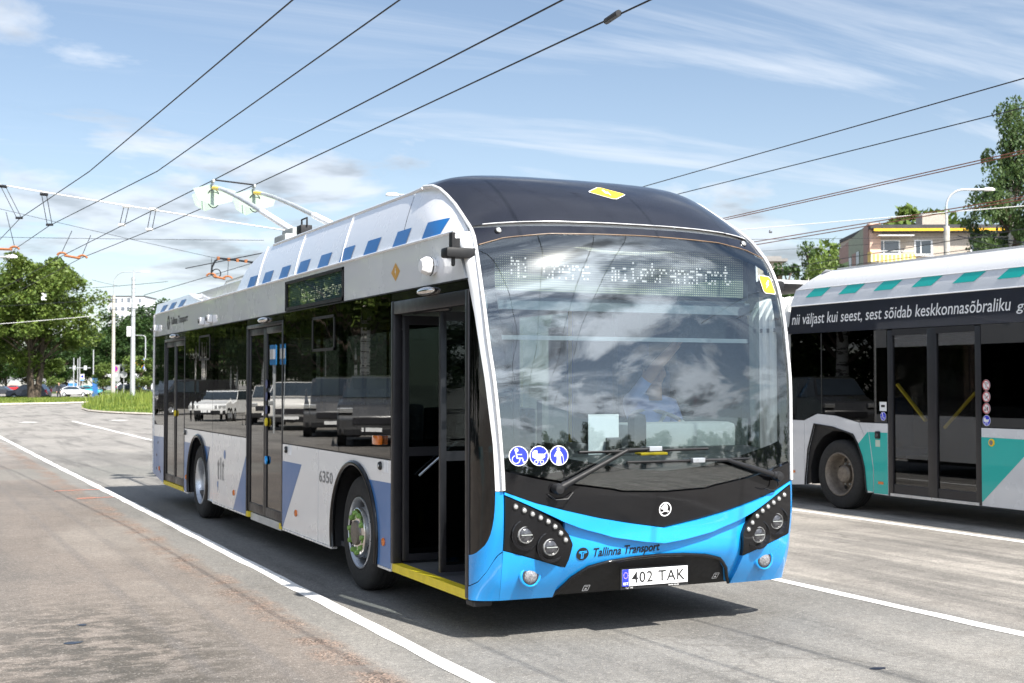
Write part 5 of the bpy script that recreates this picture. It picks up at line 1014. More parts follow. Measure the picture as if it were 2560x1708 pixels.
lamp_arm(p1, (b0[0], b0[1], (1001-752)/FPX*np.linalg.norm(b0-CAM)), vr, 2.6, 2.9, 1.0)
b1 = gp(331, 1008); k1 = np.linalg.norm(b1-CAM)/FPX; p2 = post(b1, (1008-705)*k1, .24, .16, 'galv', 'steel_pole', 'thick grey steel pole standing in the weedy verge beside the trolleybus rear')
M().tube([b1+np.array([0, 0, (1008-706)*k1]), b1+np.array([0, 0, (1008-688)*k1])], .05, 8).build('top_tube', MT['galv'], p2)
for py in (712, 732, 742, 780, 786): M().lathe([(.20, 0), (.20, .12)], b1+np.array([0, 0, (1008-py)*k1]), (0, 0, 1), 12).build('band', MT['galv'], p2)
e_ = b1-cr*.35+np.array([0, 0, (1008-836)*k1]); M().cbox(e_[0]-.22, e_[0]+.22, e_[1]-.1, e_[1]+.1, e_[2]-.45, e_[2]+.45, .03).build('cabinet', MT['pwhite'], p2)
q = atd(1085, 470, 60); pb = post((q[0]+1.5, q[1], 0), 9.2, .2, .14, 'galv', 'lamp_post', 'lamp post hidden behind the trolleybus, only its lamp showing over the roof', None, 'lamp post'); lamp_arm(pb, (q[0]+1.5, q[1], 9.2), -vr, 1.3, 3.1, .6, .05)
q = atd(2368, 700, 60); pr_ = post((q[0], q[1], 0), (961-567)/FPX*60+1.73, .17, .14, 'concrete', 'lamp_post', 'lamp post with a curved arm in front of the flat-roofed house', None, 'lamp post'); lamp_arm(pr_, (q[0], q[1], (961-570)/FPX*60+1.73), vr, 1.75, 1.75, .55)
q = atd(-60, 640, 60); pl_ = post((q[0], q[1], 0), 7.4, .15, .12, 'galv', 'lamp_post', 'lamp on a straight arm reaching in from the left edge', None, 'lamp post'); lamp_arm(pl_, (q[0], q[1], 6.6), vr, 1.0, 1.45, .5)
for k, (px, py0, py1, d) in enumerate(((363, 990, 845, 170), (184, 975, 895, 220), (194, 975, 897, 220), (199, 975, 893, 222), (233, 985, 875, 190))):
    q = atd(px, 960, d); h = (961-py1)/FPX*d+1.73; o = post((q[0], q[1], 0), h, .09, .07, 'galv', 'thin_post', ['thin lamp post with a short arm between steel pole and trolleybus', 'leftmost of three thin posts under the traffic gantry', 'middle of three thin posts under the traffic gantry', 'rightmost of three thin posts under the traffic gantry', 'thin post behind the cyan car'][k])
    if k == 0: lamp_arm(o, (q[0], q[1], h-.6), -vr, .9, 1.6, .7)
q = atd(200, 920, 221); o = thing('gantry', 'grey traffic gantry with two small boxes in front of the dark trees', 'gantry', (q[0], q[1], 0)); L = q-cr*1.8; Rr_ = q+cr*1.8
M().tube([L, Rr_], .07, 8).build('beam', MT['galv'], o)
for s in (-1., .9): c = q+cr*s; M().cbox(c[0]-.25, c[0]+.25, c[1]-.1, c[1]+.1, c[2]-.35, c[2]+.35, .03).build('signal_box', MT['galv'], o)
def sign_post(px, py, label, faces, d=None, name='road_sign'):
    b = gp(px, py) if d is None else np.array([*atd(px, py, d)[:2], 0]); k = np.linalg.norm(b-CAM)/FPX; o = thing(name, label, 'sign', tuple(b)); top = max(f[1] for f in faces)
    M().tube([b, b+np.array([0, 0, top*k])], .045, 8).build('post', MT['galv'], o)
    for f in faces: f[0](o, b+np.array([0, 0, f[1]*k])-cf*.08, k)
    return o
def plane_fn(c): return lambda a, b, j=0: c+cr*a+np.array([0, 0, b])-cf*.01*j
def f_disc(r, mats):
    def g(o, c, k):
        p = plane_fn(c); m = M(); m.prism([p(*q) for q in circle(24, r)], -Vector(cf)*.02); ob = m.build('sign_plate', mats[0], o)
        if len(mats) > 1:
            m = M(); poly2(m, lambda a, b: p(a, b, 3), circle(24, r*.8)); m.build('sign_face', mats[1], ob); m = M(); seg2(m, lambda a, b: p(a, b, 4), (-.55*r, .55*r), (.55*r, -.55*r), r*.2); seg2(m, lambda a, b: p(a, b, 5), (-.55*r, -.55*r), (.55*r, .55*r), r*.2); m.build('sign_cross', mats[0], ob)
    return g
def f_rect(w_, h_, mat, extra=None):
    def g(o, c, k):
        p = plane_fn(c); m = M(); m.prism([p(-w_/2, -h_/2), p(w_/2, -h_/2), p(w_/2, h_/2), p(-w_/2, h_/2)], -Vector(cf)*.02); ob = m.build('sign_plate', mat, o)
        if extra: extra(ob, p)
    return g
def f_tri(r, mat):
    def g(o, c, k): p = plane_fn(c); m = M(); m.prism([p(-r, r*.8), p(r, r*.8), p(0, -r*.9)], -Vector(cf)*.02); m.build('sign_plate', mat, o)
    return g
MT['sred'] = simple('sign_red', (.7, .03, .06), .4); MT['sback'] = simple('sign_back', (.42, .44, .45), .5, .3)
sign_post(287, 999, 'round blue and red no-stopping sign in front of the concrete pole', [(f_disc(.32, [MT['sred'], MT['sblue']]), 73), (f_rect(.55, .28, MT['pwhite']), 59)])
sign_post(293, 998, 'tall grey back of a rectangular sign right of the no-stopping sign', [(f_rect(.62, 1.9, MT['sback']), 62)])
sign_post(309, 998, 'grey back of a triangular sign above a round one on a thin post', [(f_tri(.45, MT['sback']), 76), (f_disc(.42, [MT['sback']]), 59)])
def blue_dot(ob, p): m = M(); poly2(m, lambda a, b: p(a, b+.14, 3), circle(18, .2)); m.build('sign_face', MT['sblue'], ob); m = M(); poly2(m, lambda a, b: p(a, b, 3), [(-.25, -.45), (.25, -.45), (.25, -.25), (-.25, -.25)]); m.build('sign_band', simple('sign_cyan', (.1, .35, .75), .4), ob)
sign_post(206, 985, 'white panel sign with a blue disc behind the white hatchback', [(f_rect(.55, .95, MT['pwhite'], blue_dot), 44)], 190)
sign_post(238, 985, 'narrow blue information board behind the cyan car', [(f_rect(.8, 3.0, MT['livery']), 22)], 185, 'info_board')
def shop(ob, p):
    m = M(); poly2(m, lambda a, b: p(a*.57, b*.57, 3), [(-1.45, -1.45), (1.45, -1.45), (1.45, 1.45), (-1.45, 1.45)]); m.build('sign_face', simple('shop_blue', (.02, .12, .5), .4), ob); m = M(); ring2(m, lambda a, b: p(a*.57, b*.57, 4), 1.25, 1.42); m.build('sign_ring', MT['sred'], ob)
    m = M(); poly2(m, lambda a, b: p(a*.57, b*.57, 5), circle(28, 1.28)); m.build('sign_disc', MT['signyellow'], ob)
    text('L', lambda a, b: p(-.54+a*.57, -.17+b*.57, 7), .38, .6, MT['sblue'], ob, bold=.04); text('i', lambda a, b: p(-.26+a*.57, -.17+b*.57, 7), .16, .72, MT['sred'], ob, bold=.04); text('DL', lambda a, b: p(-.07+a*.57, -.17+b*.57, 7), .98, .6, MT['sblue'], ob, bold=.04)
sign_post(346, 985, 'yellow and blue shop sign behind the steel pole', [(f_rect(1.77, 1.77, MT['pwhite'], shop), 77)], 190, 'shop_sign')
q = atd(110, 742, 130); tag(M().cbox(q[0]-.25, q[0]+.25, q[1]-.05, q[1]+.05, q[2]-.35, q[2]+.35, .02).build('wire_tag', MT['pwhite']), 'small white tag hanging in front of the big tree crown', 'tag')
# ------------------------------------------------------------------ verge, kerb, grass
MT['soil'] = simple('grass_ground', (.085, .13, .03), .95, 0, .35, 1.2, bump=.6, bs=30); MT['kerb'] = simple('kerb_stone', (.46, .42, .37), .9, 0, .15, 3, bump=.4)
t = NT('grass_blades'); c_ = t.mix(t.mr(t.noise(.35, 3), .35, .65), (.085, .15, .02), (.25, .30, .05)); c_ = t.mix(t.mr(t.noise(3, 2), .6, .75), c_, (.36, .36, .10))
d_ = t.pri(Base_Color=c_, Roughness=.6); tl = t.n('ShaderNodeBsdfTranslucent'); t.put(tl.inputs[0], c_); mx = t.n('ShaderNodeMixShader'); mx.inputs[0].default_value = .35; t.l(d_.outputs[0], mx.inputs[1]); t.l(tl.outputs[0], mx.inputs[2]); MT['grass'] = t.out(mx)
isl = [gp(*q)[:2] for q in ((206, 1024), (222, 1029), (260, 1033), (320, 1036), (420, 1040), (600, 1046), (600, 1004), (420, 1000), (300, 1002), (255, 1008), (225, 1015))]
far_v = [gp(*q)[:2] for q in ((-60, 1015), (0, 1013.5), (80, 1012), (155, 1010.5), (215, 1008.5), (250, 1006), (225, 1001), (150, 999), (60, 998), (-60, 999))]
def verge(pts, name):
    tag(M().prism([(*q, -.02) for q in pts], (0, 0, .12)).build(name, MT['soil']), kind='structure')
    n = len(pts)//2+1; m = M(); P_ = [Vector((*q, .06)) for q in pts[:n]]
    tag(m.tube(P_, .07 if pts is isl else .11, 4).build('kerb', MT['kerb']), kind='structure')
verge(isl, 'verge'); verge(far_v, 'verge')
tag(M().prism([(*gp(*q)[:2], -.02) for q in ((-80, 984), (520, 984), (520, 976), (-80, 976))], (0, 0, .1)).build('verge', MT['soil']), kind='structure')
def inside(p, poly):
    c = False; j = len(poly)-1
    for i in range(len(poly)):
        if (poly[i][1] > p[1]) != (poly[j][1] > p[1]) and p[0] < (poly[j][0]-poly[i][0])*(p[1]-poly[i][1])/(poly[j][1]-poly[i][1])+poly[i][0]: c = not c
        j = i
    return c
def blades(poly, n, h0, h1, wd, name, label, hfn=None):
    xs = [q[0] for q in poly]; ys = [q[1] for q in poly]; V = []; F = []; k = 0
    while k < n:
        x, y = random.uniform(min(xs), max(xs)), random.uniform(min(ys), max(ys))
        if not inside((x, y), poly): continue
        h = random.uniform(h0, h1)*(hfn(x, y) if hfn else 1); a = random.uniform(0, 6.283); dx, dy = math.cos(a)*wd, math.sin(a)*wd; lx, ly = random.uniform(-.35, .35)*h, random.uniform(-.35, .35)*h; b = len(V)
        V += [(x-dx, y-dy, .08), (x+dx, y+dy, .08), (x+dx*.6+lx*.5, y+dy*.6+ly*.5, .1+h*.6), (x+lx, y+ly, .1+h)]; F.append((b, b+1, b+2, b+3)); k += 1
    m = M(); m.v = V; m.f = F; m.mi = [0]*len(F); tag(m.build(name, MT['grass']), label, 'grass', None, 'stuff')
blades(isl, 15000, .18, .58, .05, 'grass', 'tall weeds and grass on the verge around the steel pole', lambda x, y: (.25+1.35*max(0, min(1, (y-74)/22)))*(.45+1.1*abs(math.sin(x*1.7+y*.6)*math.cos(x*.9-y*.43))))
blades(far_v, 16000, .12, .35, .06, 'grass', 'short grass on the strip below the big tree')
# ------------------------------------------------------------------ trees
def bark(name, a, b): return simple(name, a, .9, 0, .35, 5, bump=.8, bs=25)
MT['bark'] = bark('bark', (.075, .055, .04), 0)
t = NT('birch_bark'); c_ = t.mix(t.mr(t.noise(2.2, 4, .6, t.map(t.pos(), (1, 1, 5))), .52, .6), (.62, .60, .55), (.06, .05, .045)); MT['birchbark'] = t.out(t.pri(Base_Color=c_, Roughness=.85))
MT['leafA'] = leafmat('leaf_green', (.055, .105, .016), (.115, .165, .028), (.21, .25, .06)); MT['leafB'] = leafmat('leaf_dark_green', (.018, .048, .012), (.04, .085, .018), (.08, .13, .03)); MT['leafC'] = leafmat('leaf_light_green', (.06, .11, .02), (.12, .18, .035), (.20, .25, .06)); MT['leafD'] = leafmat('leaf_birch', (.03, .07, .02), (.07, .12, .03), (.14, .18, .06))
def leaves(name, C, size, mat, parent, droop=0.0, flat=.5):
    n = len(C); nrm = rng.normal(size=(n, 3)); nrm[:, 2] = np.abs(nrm[:, 2])+flat; nrm /= np.linalg.norm(nrm, axis=1)[:, None]
    a = np.cross(nrm, rng.normal(size=(n, 3))); a /= np.linalg.norm(a, axis=1)[:, None]; b = np.cross(nrm, a)
    if droop: a = a*(1-droop)+np.array([0, 0, -1])*droop; b = np.cross(a, rng.normal(size=(n, 3))); b /= np.linalg.norm(b, axis=1)[:, None]
    s = (size*(.4+1.25*rng.random(n)**1.5))[:, None]; V = np.empty((n, 4, 3)); V[:, 0] = C-a*s*.6; V[:, 1] = C+b*s*.33; V[:, 2] = C+a*s*.6; V[:, 3] = C-b*s*.33
    me = bpy.data.meshes.new(name); me.vertices.add(4*n); me.vertices.foreach_set('co', V.astype(np.float32).ravel()); me.loops.add(4*n); me.loops.foreach_set('vertex_index', np.arange(4*n, dtype=np.int32)); me.polygons.add(n); me.polygons.foreach_set('loop_start', np.arange(0, 4*n, 4, dtype=np.int32)); me.update(calc_edges=True); me.validate()
    return link_mesh(name, me, mat, parent)
def tree(name, label, loc, h, cr_, n, leaf, mat, trunk='bark', base=.22, trunks=1, clumps=60, droop=0., group=None, tall=1., spread=None, shape='round', cat='tree'):
    o = thing(name, label, cat, loc, group); H = h; z0 = h*base; r0 = h*.021
    cz = (z0+H)/2; rz = (H-z0)/2; K = []
    while len(K) < clumps:
        u = rng.normal(size=3); u /= np.linalg.norm(u); q = rng.random()**.45
        zz = u[2]*q
        wz = {'round': (1-max(0, zz)**2*.25)*(1 if zz > -.6 else .75), 'cone': max(.18, .72-.62*zz), 'column': .9-.35*abs(zz)}[shape]
        K.append((u[0]*q*cr_*wz, u[1]*q*cr_*wz, cz+zz*rz*.93))
    K = np.array(K); per = max(4, n//clumps); rad = cr_*(.25 if shape == 'round' else .24)*(60/clumps)**.22*1.08*(.55+.75*rng.random(clumps))
    C = []
    for k in range(clumps):
        d = rng.normal(size=(per, 3)); d /= np.linalg.norm(d, axis=1)[:, None]; d *= (rng.random((per, 1))**.4)*rad[k]; d[:, 2] *= (.62 if not droop else 1.25); C.append(K[k]+d)
    C = np.concatenate(C); C = C[C[:, 2] > h*.09]
    m = M(); P0 = [(0, 0)] if trunks == 1 else [(math.cos(k*2.1)*.55, math.sin(k*2.1)*.4) for k in range(trunks)]
    for x, y in P0: m.tube([(x*.5, y*.5, 0), (x*.8, y*.8, h*.08), (x*1.3, y*1.3, z0*1.1), (x*1.7, y*1.7, cz)] + ([(x*1.7, y*1.7, H*.9)] if shape != 'round' else []), [r0*1.5, r0*1.1, r0*.85, r0*.5] + ([r0*.12] if shape != 'round' else []), 9)
    tr_ = m.build('trunk', MT[trunk], o, 60, True)
    m = M()
    for k in range(0, clumps, 2):
        x, y = P0[k % len(P0)]; s = Vector((x*1.5, y*1.5, max(z0*.8, K[k][2]-(abs(K[k][0])+abs(K[k][1]))*.55-.5))); e = Vector(K[k]); md = s.lerp(e, .5)+Vector((0, 0, .25)); m.tube([s, md, e], [r0*.32, r0*.2, r0*.06], 5, False)
    m.build('limbs', MT['bark'], o, 60, True)
    leaves('crown', C, leaf, MT[mat], o, droop); return o
def plant(proto, loc, sc, rz, label, group=None):
    o = copy_tree(proto); o.location = loc; o.rotation_euler = (0, 0, rz); o.scale = (sc, sc, sc) if not isinstance(sc, tuple) else sc; o['label'] = label
    if group: o['group'] = group
    return o
def gd(px, d): q = atd(px, 961, d); return (q[0], q[1], 0.)
q = gp(83, 1002); tree('broadleaf_tree', 'big broadleaf tree with three dark trunks on the grass strip at left', (q[0], q[1], 0), 16.0, 6.9, 46000, .30, 'leafA', trunks=3, clumps=120, base=.17)
q = gp(-20, 1000); tree('broadleaf_tree', 'broadleaf tree at the left edge, its crown touching the big tree', (q[0], q[1], 0), 15.0, 5.5, 24000, .30, 'leafA', clumps=80, base=.15)
G1 = 'trees of the far wood at left'
tA = tree('far_tree', 'dark far tree behind the concrete pole', gd(285, 235), 15, 6.5, 13000, .42, 'leafB', clumps=70, base=.1, group=G1)
for k, (px, d, s, lb) in enumerate(((235, 230, .85, 'dark far tree left of the concrete pole'), (200, 260, .95, 'dark far tree behind the traffic gantry'), (165, 250, .8, 'dark far tree right of the big tree'), (330, 245, .95, 'dark far tree behind the steel pole'), (372, 225, 1.08, 'dark far tree beside the trolleybus rear'), (120, 255, .8, 'dark far tree behind the big tree trunks'), (70, 250, .8, 'dark far tree left of the big tree trunks'), (15, 245, .85, 'dark far tree at the left edge'), (415, 235, 1.15, 'dark far tree half hidden by the trolleybus rear'))): plant(tA, gd(px, d), (s, s, s*random.uniform(.92, 1.08)), k*1.3, lb, G1)
for k in range(16): plant(tA, (-170+k*11+random.uniform(-3, 3), 240+random.uniform(-15, 15)-k*.5, 0), random.uniform(.7, 1.1), k*.8, 'distant tree on the horizon beyond the left edge', 'distant trees beyond the left edge') if k < 12 else None
tC = tree('young_tree', 'young pale green tree between steel pole and trolleybus', gd(352, 150), 5.6, 2.0, 5000, .22, 'leafC', clumps=34, base=.16, group='young street trees')
plant(tC, gd(258, 180), .95, 1.2, 'young pale green tree behind the road sign backs', 'young street trees'); plant(tC, gd(125, 165), 1.0, 2.2, 'young pale green tree right of the big trunks', 'young street trees')
# right-hand side
tree('birch_tree', 'tall drooping birch at the right edge behind the green bus', gd(2535, 92), 22.0, 3.6, 22000, .24, 'leafD', 'birchbark', .22, 1, 90, .6, shape='column')
tree('birch_tree', 'wide dark drooping tree below the tall birch', gd(2500, 96), 13.2, 4.6, 22000, .26, 'leafB', 'birchbark', .1, 1, 80, .5)
tB = tree('garden_tree', 'drooping yellow-green tree left of the striped house', gd(2052, 100), 12.2, 3.0, 17000, .24, 'leafC', 'birchbark', .1, 1, 70, .55)
tree('garden_tree', 'dark round tree behind the trolleybus right shoulder', gd(1972, 98), 11.8, 2.4, 10000, .24, 'leafB', base=.1, clumps=50)
tree('garden_tree', 'tall dark birch rising behind the yellow-green tree', gd(2022, 112), 14.6, 2.1, 9000, .24, 'leafD', 'birchbark', .1, 1, 50, .5, shape='column')
tree('garden_tree', 'dark tree against the left edge of the striped house', gd(2082, 118), 13.2, 2.4, 9000, .26, 'leafB', base=.1, clumps=46)
for k, (px, d, s, lb) in enumerate(((2125, 150, 1.5, 'tree top showing above the left end of the flat roof'), (2195, 152, 1.66, 'tree top showing above the roof left of the chimney'), (2240, 155, 1.64, 'low tree top showing above the middle of the flat roof'), (2300, 150, 1.78, 'tree top directly left of the roof chimney'), (2352, 150, 1.86, 'tree top directly right of the roof chimney'))): plant(tC, gd(px, d), (s*1.9, s*1.9, s*2.42), k*1.1, lb, 'tree tops behind the flat roof')
# trees that line the stand out of frame and only show as reflections
G3 = 'roadside trees mirrored in the bus windows'
tR = tree('roadside_tree', 'roadside tree mirrored in the side windows of the trolleybus', (-20, 22, 0), 14, 5.0, 9000, .42, 'leafA', 'birchbark', .18, 1, 60, group=G3)
for k, (x, y, s) in enumerate(((-21, 31, 1.), (-20.5, 40, 1.1), (-22, 49, .95), (-20, 58, 1.15), (-21, 68, 1.), (-20, 79, 1.1), (-21, 92, 1.), (-22, 108, 1.2), (-27, 36, 1.2), (-27, 54, 1.2), (-27, 74, 1.2), (-19, 13, .8))): plant(tR, (x, y, 0), s, k*.9, tR['label'], G3)
for k, (x, y, s) in enumerate(((-24, 20, .7), (-25, 28, .62), (-24.5, 35, .7), (-25, 43, .66), (-24.5, 51, .72), (-25, 60, .65), (-24.5, 69, .72), (-25, 79, .7), (-24, 90, .75), (-25, 102, .8), (-24, 116, .8), (-23, 132, .9))): plant(tA, (x, y, -.9), (s, s, s*.95), k*1.7, 'dense leafy tree closing the roadside row mirrored in the bus windows', G3)
G4 = 'trees beyond the camera mirrored in the windshield'; lb4 = 'tree mirrored in the windshield of the trolleybus'
for k in range(26):
    a_, d_ = R(96+k*4.0+random.uniform(-1, 1)), random.uniform(62, 80); s = random.uniform(.36, .62)*(1.25 if k in (9, 10, 17, 3) else 1)
    plant(tA, (d_*math.sin(a_), d_*math.cos(a_), -.8), (s*1.15, s*1.15, s), k*.7, lb4, G4)
# ------------------------------------------------------------------ houses
MT['roofdark'] = simple('roof_felt', (.045, .045, .05), .8, 0, .2, 1.5); MT['fyellow'] = simple('fascia_yellow', (.72, .42, .02), .6, 0, .08, 2)
t = NT('pebble_facade'); n_ = t.noise(9, 4, .7); MT['facade'] = t.out(t.pri(Base_Color=t.mix(t.mr(n_, .35, .65), (.37, .32, .27), (.48, .42, .36)), Roughness=.95, Normal=t.bump(n_, .03, .5)))
MT['pinkw'] = simple('gable_pink', (.33, .22, .19), .9, 0, .08, 3); MT['greenw'] = simple('gable_green', (.28, .31, .24), .9, 0, .08, 3); MT['limew'] = simple('gable_lime', (.27, .37, .17), .9, 0, .08, 3); MT['pinkl'] = simple('corner_pink', (.58, .40, .32), .9, 0, .06, 3)
MT['balc'] = simple('balcony_yellow', (.72, .50, .13), .7, 0, .08, 4); MT['balcl'] = simple('balcony_cream', (.78, .68, .42), .7, 0, .06, 4); MT['pane'] = simple('window_pane_dark', (.03, .04, .05), .08, 0, .3, .4, coat=1.); MT['pvc'] = simple('window_frame_white', (.8, .8, .8), .5, 0, .03)
class Local:                                    # frame of a wall: a along, b up, c outwards
    def __init__(s, o, along, outv): s.o = np.array(o, float); s.a = np.array(along, float)/np.linalg.norm(along); s.c = np.array(outv, float)/np.linalg.norm(outv)
    def p(s, a, b, c=0.): return s.o+s.a*a+s.c*c+np.array([0, 0, b])
    def box(s, m, a0, a1, b0, b1, c0, c1): return m.add([s.p(a, b, c) for b in (b0, b1) for a, c in ((a0, c0), (a1, c0), (a1, c1), (a0, c1))], [(0, 3, 2, 1), (4, 5, 6, 7), (0, 1, 5, 4), (1, 2, 6, 5), (2, 3, 7, 6), (3, 0, 4, 7)])
D = 122.0; cB = atd(2177, 961, D); cB[2] = 0; mpp = D/FPX; zz = lambda py: (961-py)*mpp+1.73
vd = np.array([cB[0]-CAM[0], cB[1]-CAM[1], 0]); vd /= np.linalg.norm(vd); rt = np.array([vd[1], -vd[0], 0])
fa = rt*math.cos(R(14))+vd*math.sin(R(14))*-1*-1; fo = -vd*math.cos(R(14))+rt*math.sin(R(14)); FAc = Local(cB, fa, fo); GA = Local(cB, -fo, -fa)      # facade runs right, gable runs back
hs = thing('apartment_house', 'flat-roofed house with yellow fascia and pink and green striped gable wall', 'house', tuple(cB))
ZT = zz(566); m = M(); FAc.box(m, 0, 34, 0, ZT, -12, 0); m.build('wall', MT['facade'], hs)
m = M(); FAc.box(m, -.02, 1.0, 0, zz(559), -.05, .25); m.build('corner_pier', MT['pinkl'], hs)
zg = lambda a: zz(559)-a*.105
cols = [(0, 1.9, 'pinkw'), (1.9, 5.4, 'greenw'), (5.4, 7.9, 'greenw'), (7.9, 12, 'pinkw')]
for a0, a1, mt in cols: M().prism([GA.p(a0, 0, 0), GA.p(a1, 0, 0), GA.p(a1, zg(a1), 0), GA.p(a0, zg(a0), 0)], -Vector(fa)*.12).build('gable_panel', MT[mt], hs)
for a0, a1, z0_, z1_, mt in ((7.9, 10.2, 0, zz(635), 'limew'), (4.9, 6.4, 0, zz(620), 'pinkw')): M().prism([GA.p(a0, z0_, .13), GA.p(a1, z0_, .13), GA.p(a1, z1_-.12*a1*0, .13), GA.p(a0, z1_, .13)], -Vector(fa)*.02).build('gable_patch', MT[mt], hs)
for a0, a1, z0_, z1_ in ((3.3, 4.6, zz(655), zz(618)), (6.4, 7.6, zz(663), zz(625))):
    m = M(); GA.box(m, a0, a1, z0_, z1_, .14, .17); wn_ = m.build('window', MT['greenw'], hs); m = M(); GA.box(m, a0+.06, a1-.06, z0_+.06, z1_-.06, .17, .19); m.build('pane', MT['pane'], wn_)
m = M(); FAc.box(m, -.1, 34, zz(574), zz(565), -12, .9); m.build('eaves', MT['roofdark'], hs); m = M(); FAc.box(m, .2, 34, zz(581), zz(574.5), .75, .95); m.build('fascia', MT['fyellow'], hs); m = M(); FAc.box(m, .2, 34, zz(583), zz(581.5), 0, .9); m.build('soffit', MT['roofdark'], hs)
def house_window(px0, px1, py0, py1, split, sub):
    a0, a1 = (px0-2177)*mpp/math.cos(R(14)), (px1-2177)*mpp/math.cos(R(14)); b0, b1 = zz(py1), zz(py0); m = M(); FAc.box(m, a0, a1, b0, b1, -.02, .05); w_ = m.build('window', MT['pvc'], hs)
    edges = [a0+.1]+[a0+(a1-a0)*s for s in split]+[a1-.1]
    for e0, e1 in zip(edges, edges[1:]): m = M(); FAc.box(m, e0+.05, e1-.05, b0+.12, b1-.1, .05, .065); m.build('pane', MT['pane'], w_)
    m = M(); FAc.box(m, a0-.05, a1+.05, b0-.12, b0, 0, .14); m.build('sill', MT['pvc'], w_)
house_window(2190, 2251, 601, 637, (.35,), 1); house_window(2285, 2329, 601, 639, (.36,), 1); house_window(2420, 2470, 601, 639, (.5,), 1); house_window(2510, 2560, 601, 639, (.5,), 1)
for z_ in range(1, 5):
    for a in (1.0, 7.0, 12, 17, 22): b0 = zz(639)-z_*2.9; m = M(); FAc.box(m, a, a+2, b0, b0+1.4, -.02, .05); w_ = m.build('window', MT['pvc'], hs); m = M(); FAc.box(m, a+.12, a+1.88, b0+.12, b0+1.3, .05, .065); m.build('pane', MT['pane'], w_)
def balcony(px0, px1, pyt, pyb):
    a0, a1 = (px0-2177)*mpp, (px1-2177)*mpp; bal = None; m = M(); FAc.box(m, a0, a1, zz(pyb+2), zz(pyb), 0, 1.25); bal = m.build('balcony', MT['concrete'], hs); n = 22
    for k in range(n): m = M(); s0 = a0+(a1-a0)*k/n; FAc.box(m, s0, s0+(a1-a0)/n*.92, zz(pyb), zz(pyt), 1.2+(.03 if k % 2 else 0), 1.27+(.03 if k % 2 else 0)); m.build('balcony_slat', MT['balc' if k % 2 else 'balcl'], bal)
    m = M(); FAc.box(m, a0-.05, a1+.05, zz(pyt-7.5), zz(pyt-8.8), 1.18, 1.24); m.build('handrail', MT['pvc'], bal)
    m = M(); FAc.box(m, a0, a0+.1, zz(pyb), zz(pyt-8), .0, 1.2); FAc.box(m, a1-.1, a1, zz(pyb), zz(pyt), .0, 1.2); m.build('balcony_side', MT['balc'], bal)
balcony(2172, 2282, 640, 659); m = M(); FAc.box(m, .6, 3.9, zz(593), zz(591), .02, 1.1); m.build('awning', MT['pvc'], hs)
m = M(); FAc.box(m, 5.55, 8.0, zz(566), zz(530), -4.2, -2.0); m.build('chimney', MT['facade'], hs)
# small house end between the two buses
D2 = 100; c2 = atd(1958, 961, D2); c2[2] = 0; m2 = D2/FPX; z2 = lambda py: (961-py)*m2+1.73; L2 = Local(c2, -cr*np.array([1, 1, 0]), -cf*np.array([1, 1, 0])); h2 = thing('small_house', 'small pale house end with a balcony showing between the two buses', 'house', tuple(c2))
m = M(); L2.box(m, 0, 9, 0, z2(655), -7, 0); m.build('wall', simple('pale_plaster', (.62, .53, .42), .9, 0, .06, 3), h2); m = M(); L2.box(m, -.35, 9, z2(655), z2(648), -7.4, .35); L2.box(m, .0, 9, z2(648), z2(640), -7, -.3); m.build('roof', simple('grey_roof', (.25, .24, .23), .8, 0, .1, 2), h2); m = M(); L2.box(m, -.5, 1.2, z2(690), z2(675), -.2, .8); m.build('porch_roof', MT['roofdark'], h2)
bl = None
m = M(); L2.box(m, -.5, 1.2, z2(738), z2(734), 0, .9); bl = m.build('balcony', MT['concrete'], h2)
for k in range(9): m = M(); L2.box(m, -.5+k*.19, -.34+k*.19, z2(734), z2(704), .84, .9); m.build('balcony_slat', MT['balcl'], bl)
MT['farpane'] = simple('far_window', (.16, .18, .21), .3)
# far white block of flats
D3 = 420; c3 = atd(268, 961, D3); c3[2] = 0; m3 = D3/FPX; z3 = lambda py: (961-py)*m3+1.73; L3 = Local(c3, cr*np.array([1, 1, 0]), -cf*np.array([1, 1, 0])); h3 = thing('block_of_flats', 'far pale block of flats rising behind the two left poles', 'building', tuple(c3))
m = M(); L3.box(m, 0, 11.8, 0, z3(742), -14, 0); m.build('wall', simple('flats_white', (.62, .64, .66), .9, 0, .05, .3), h3); m = M(); L3.box(m, -.2, 12, z3(742), z3(740), -14, .2); m.build('roof', MT['roofdark'], h3)
for r_ in range(7):
    for k in range(6): b = z3(752)-r_*2.7; a = .5+k*1.9; m = M(); L3.box(m, a, a+(.7 if (k+r_) % 3 else 1.1), b-.6, b+.7, 0, .1); m.build('window', MT['farpane'], h3)
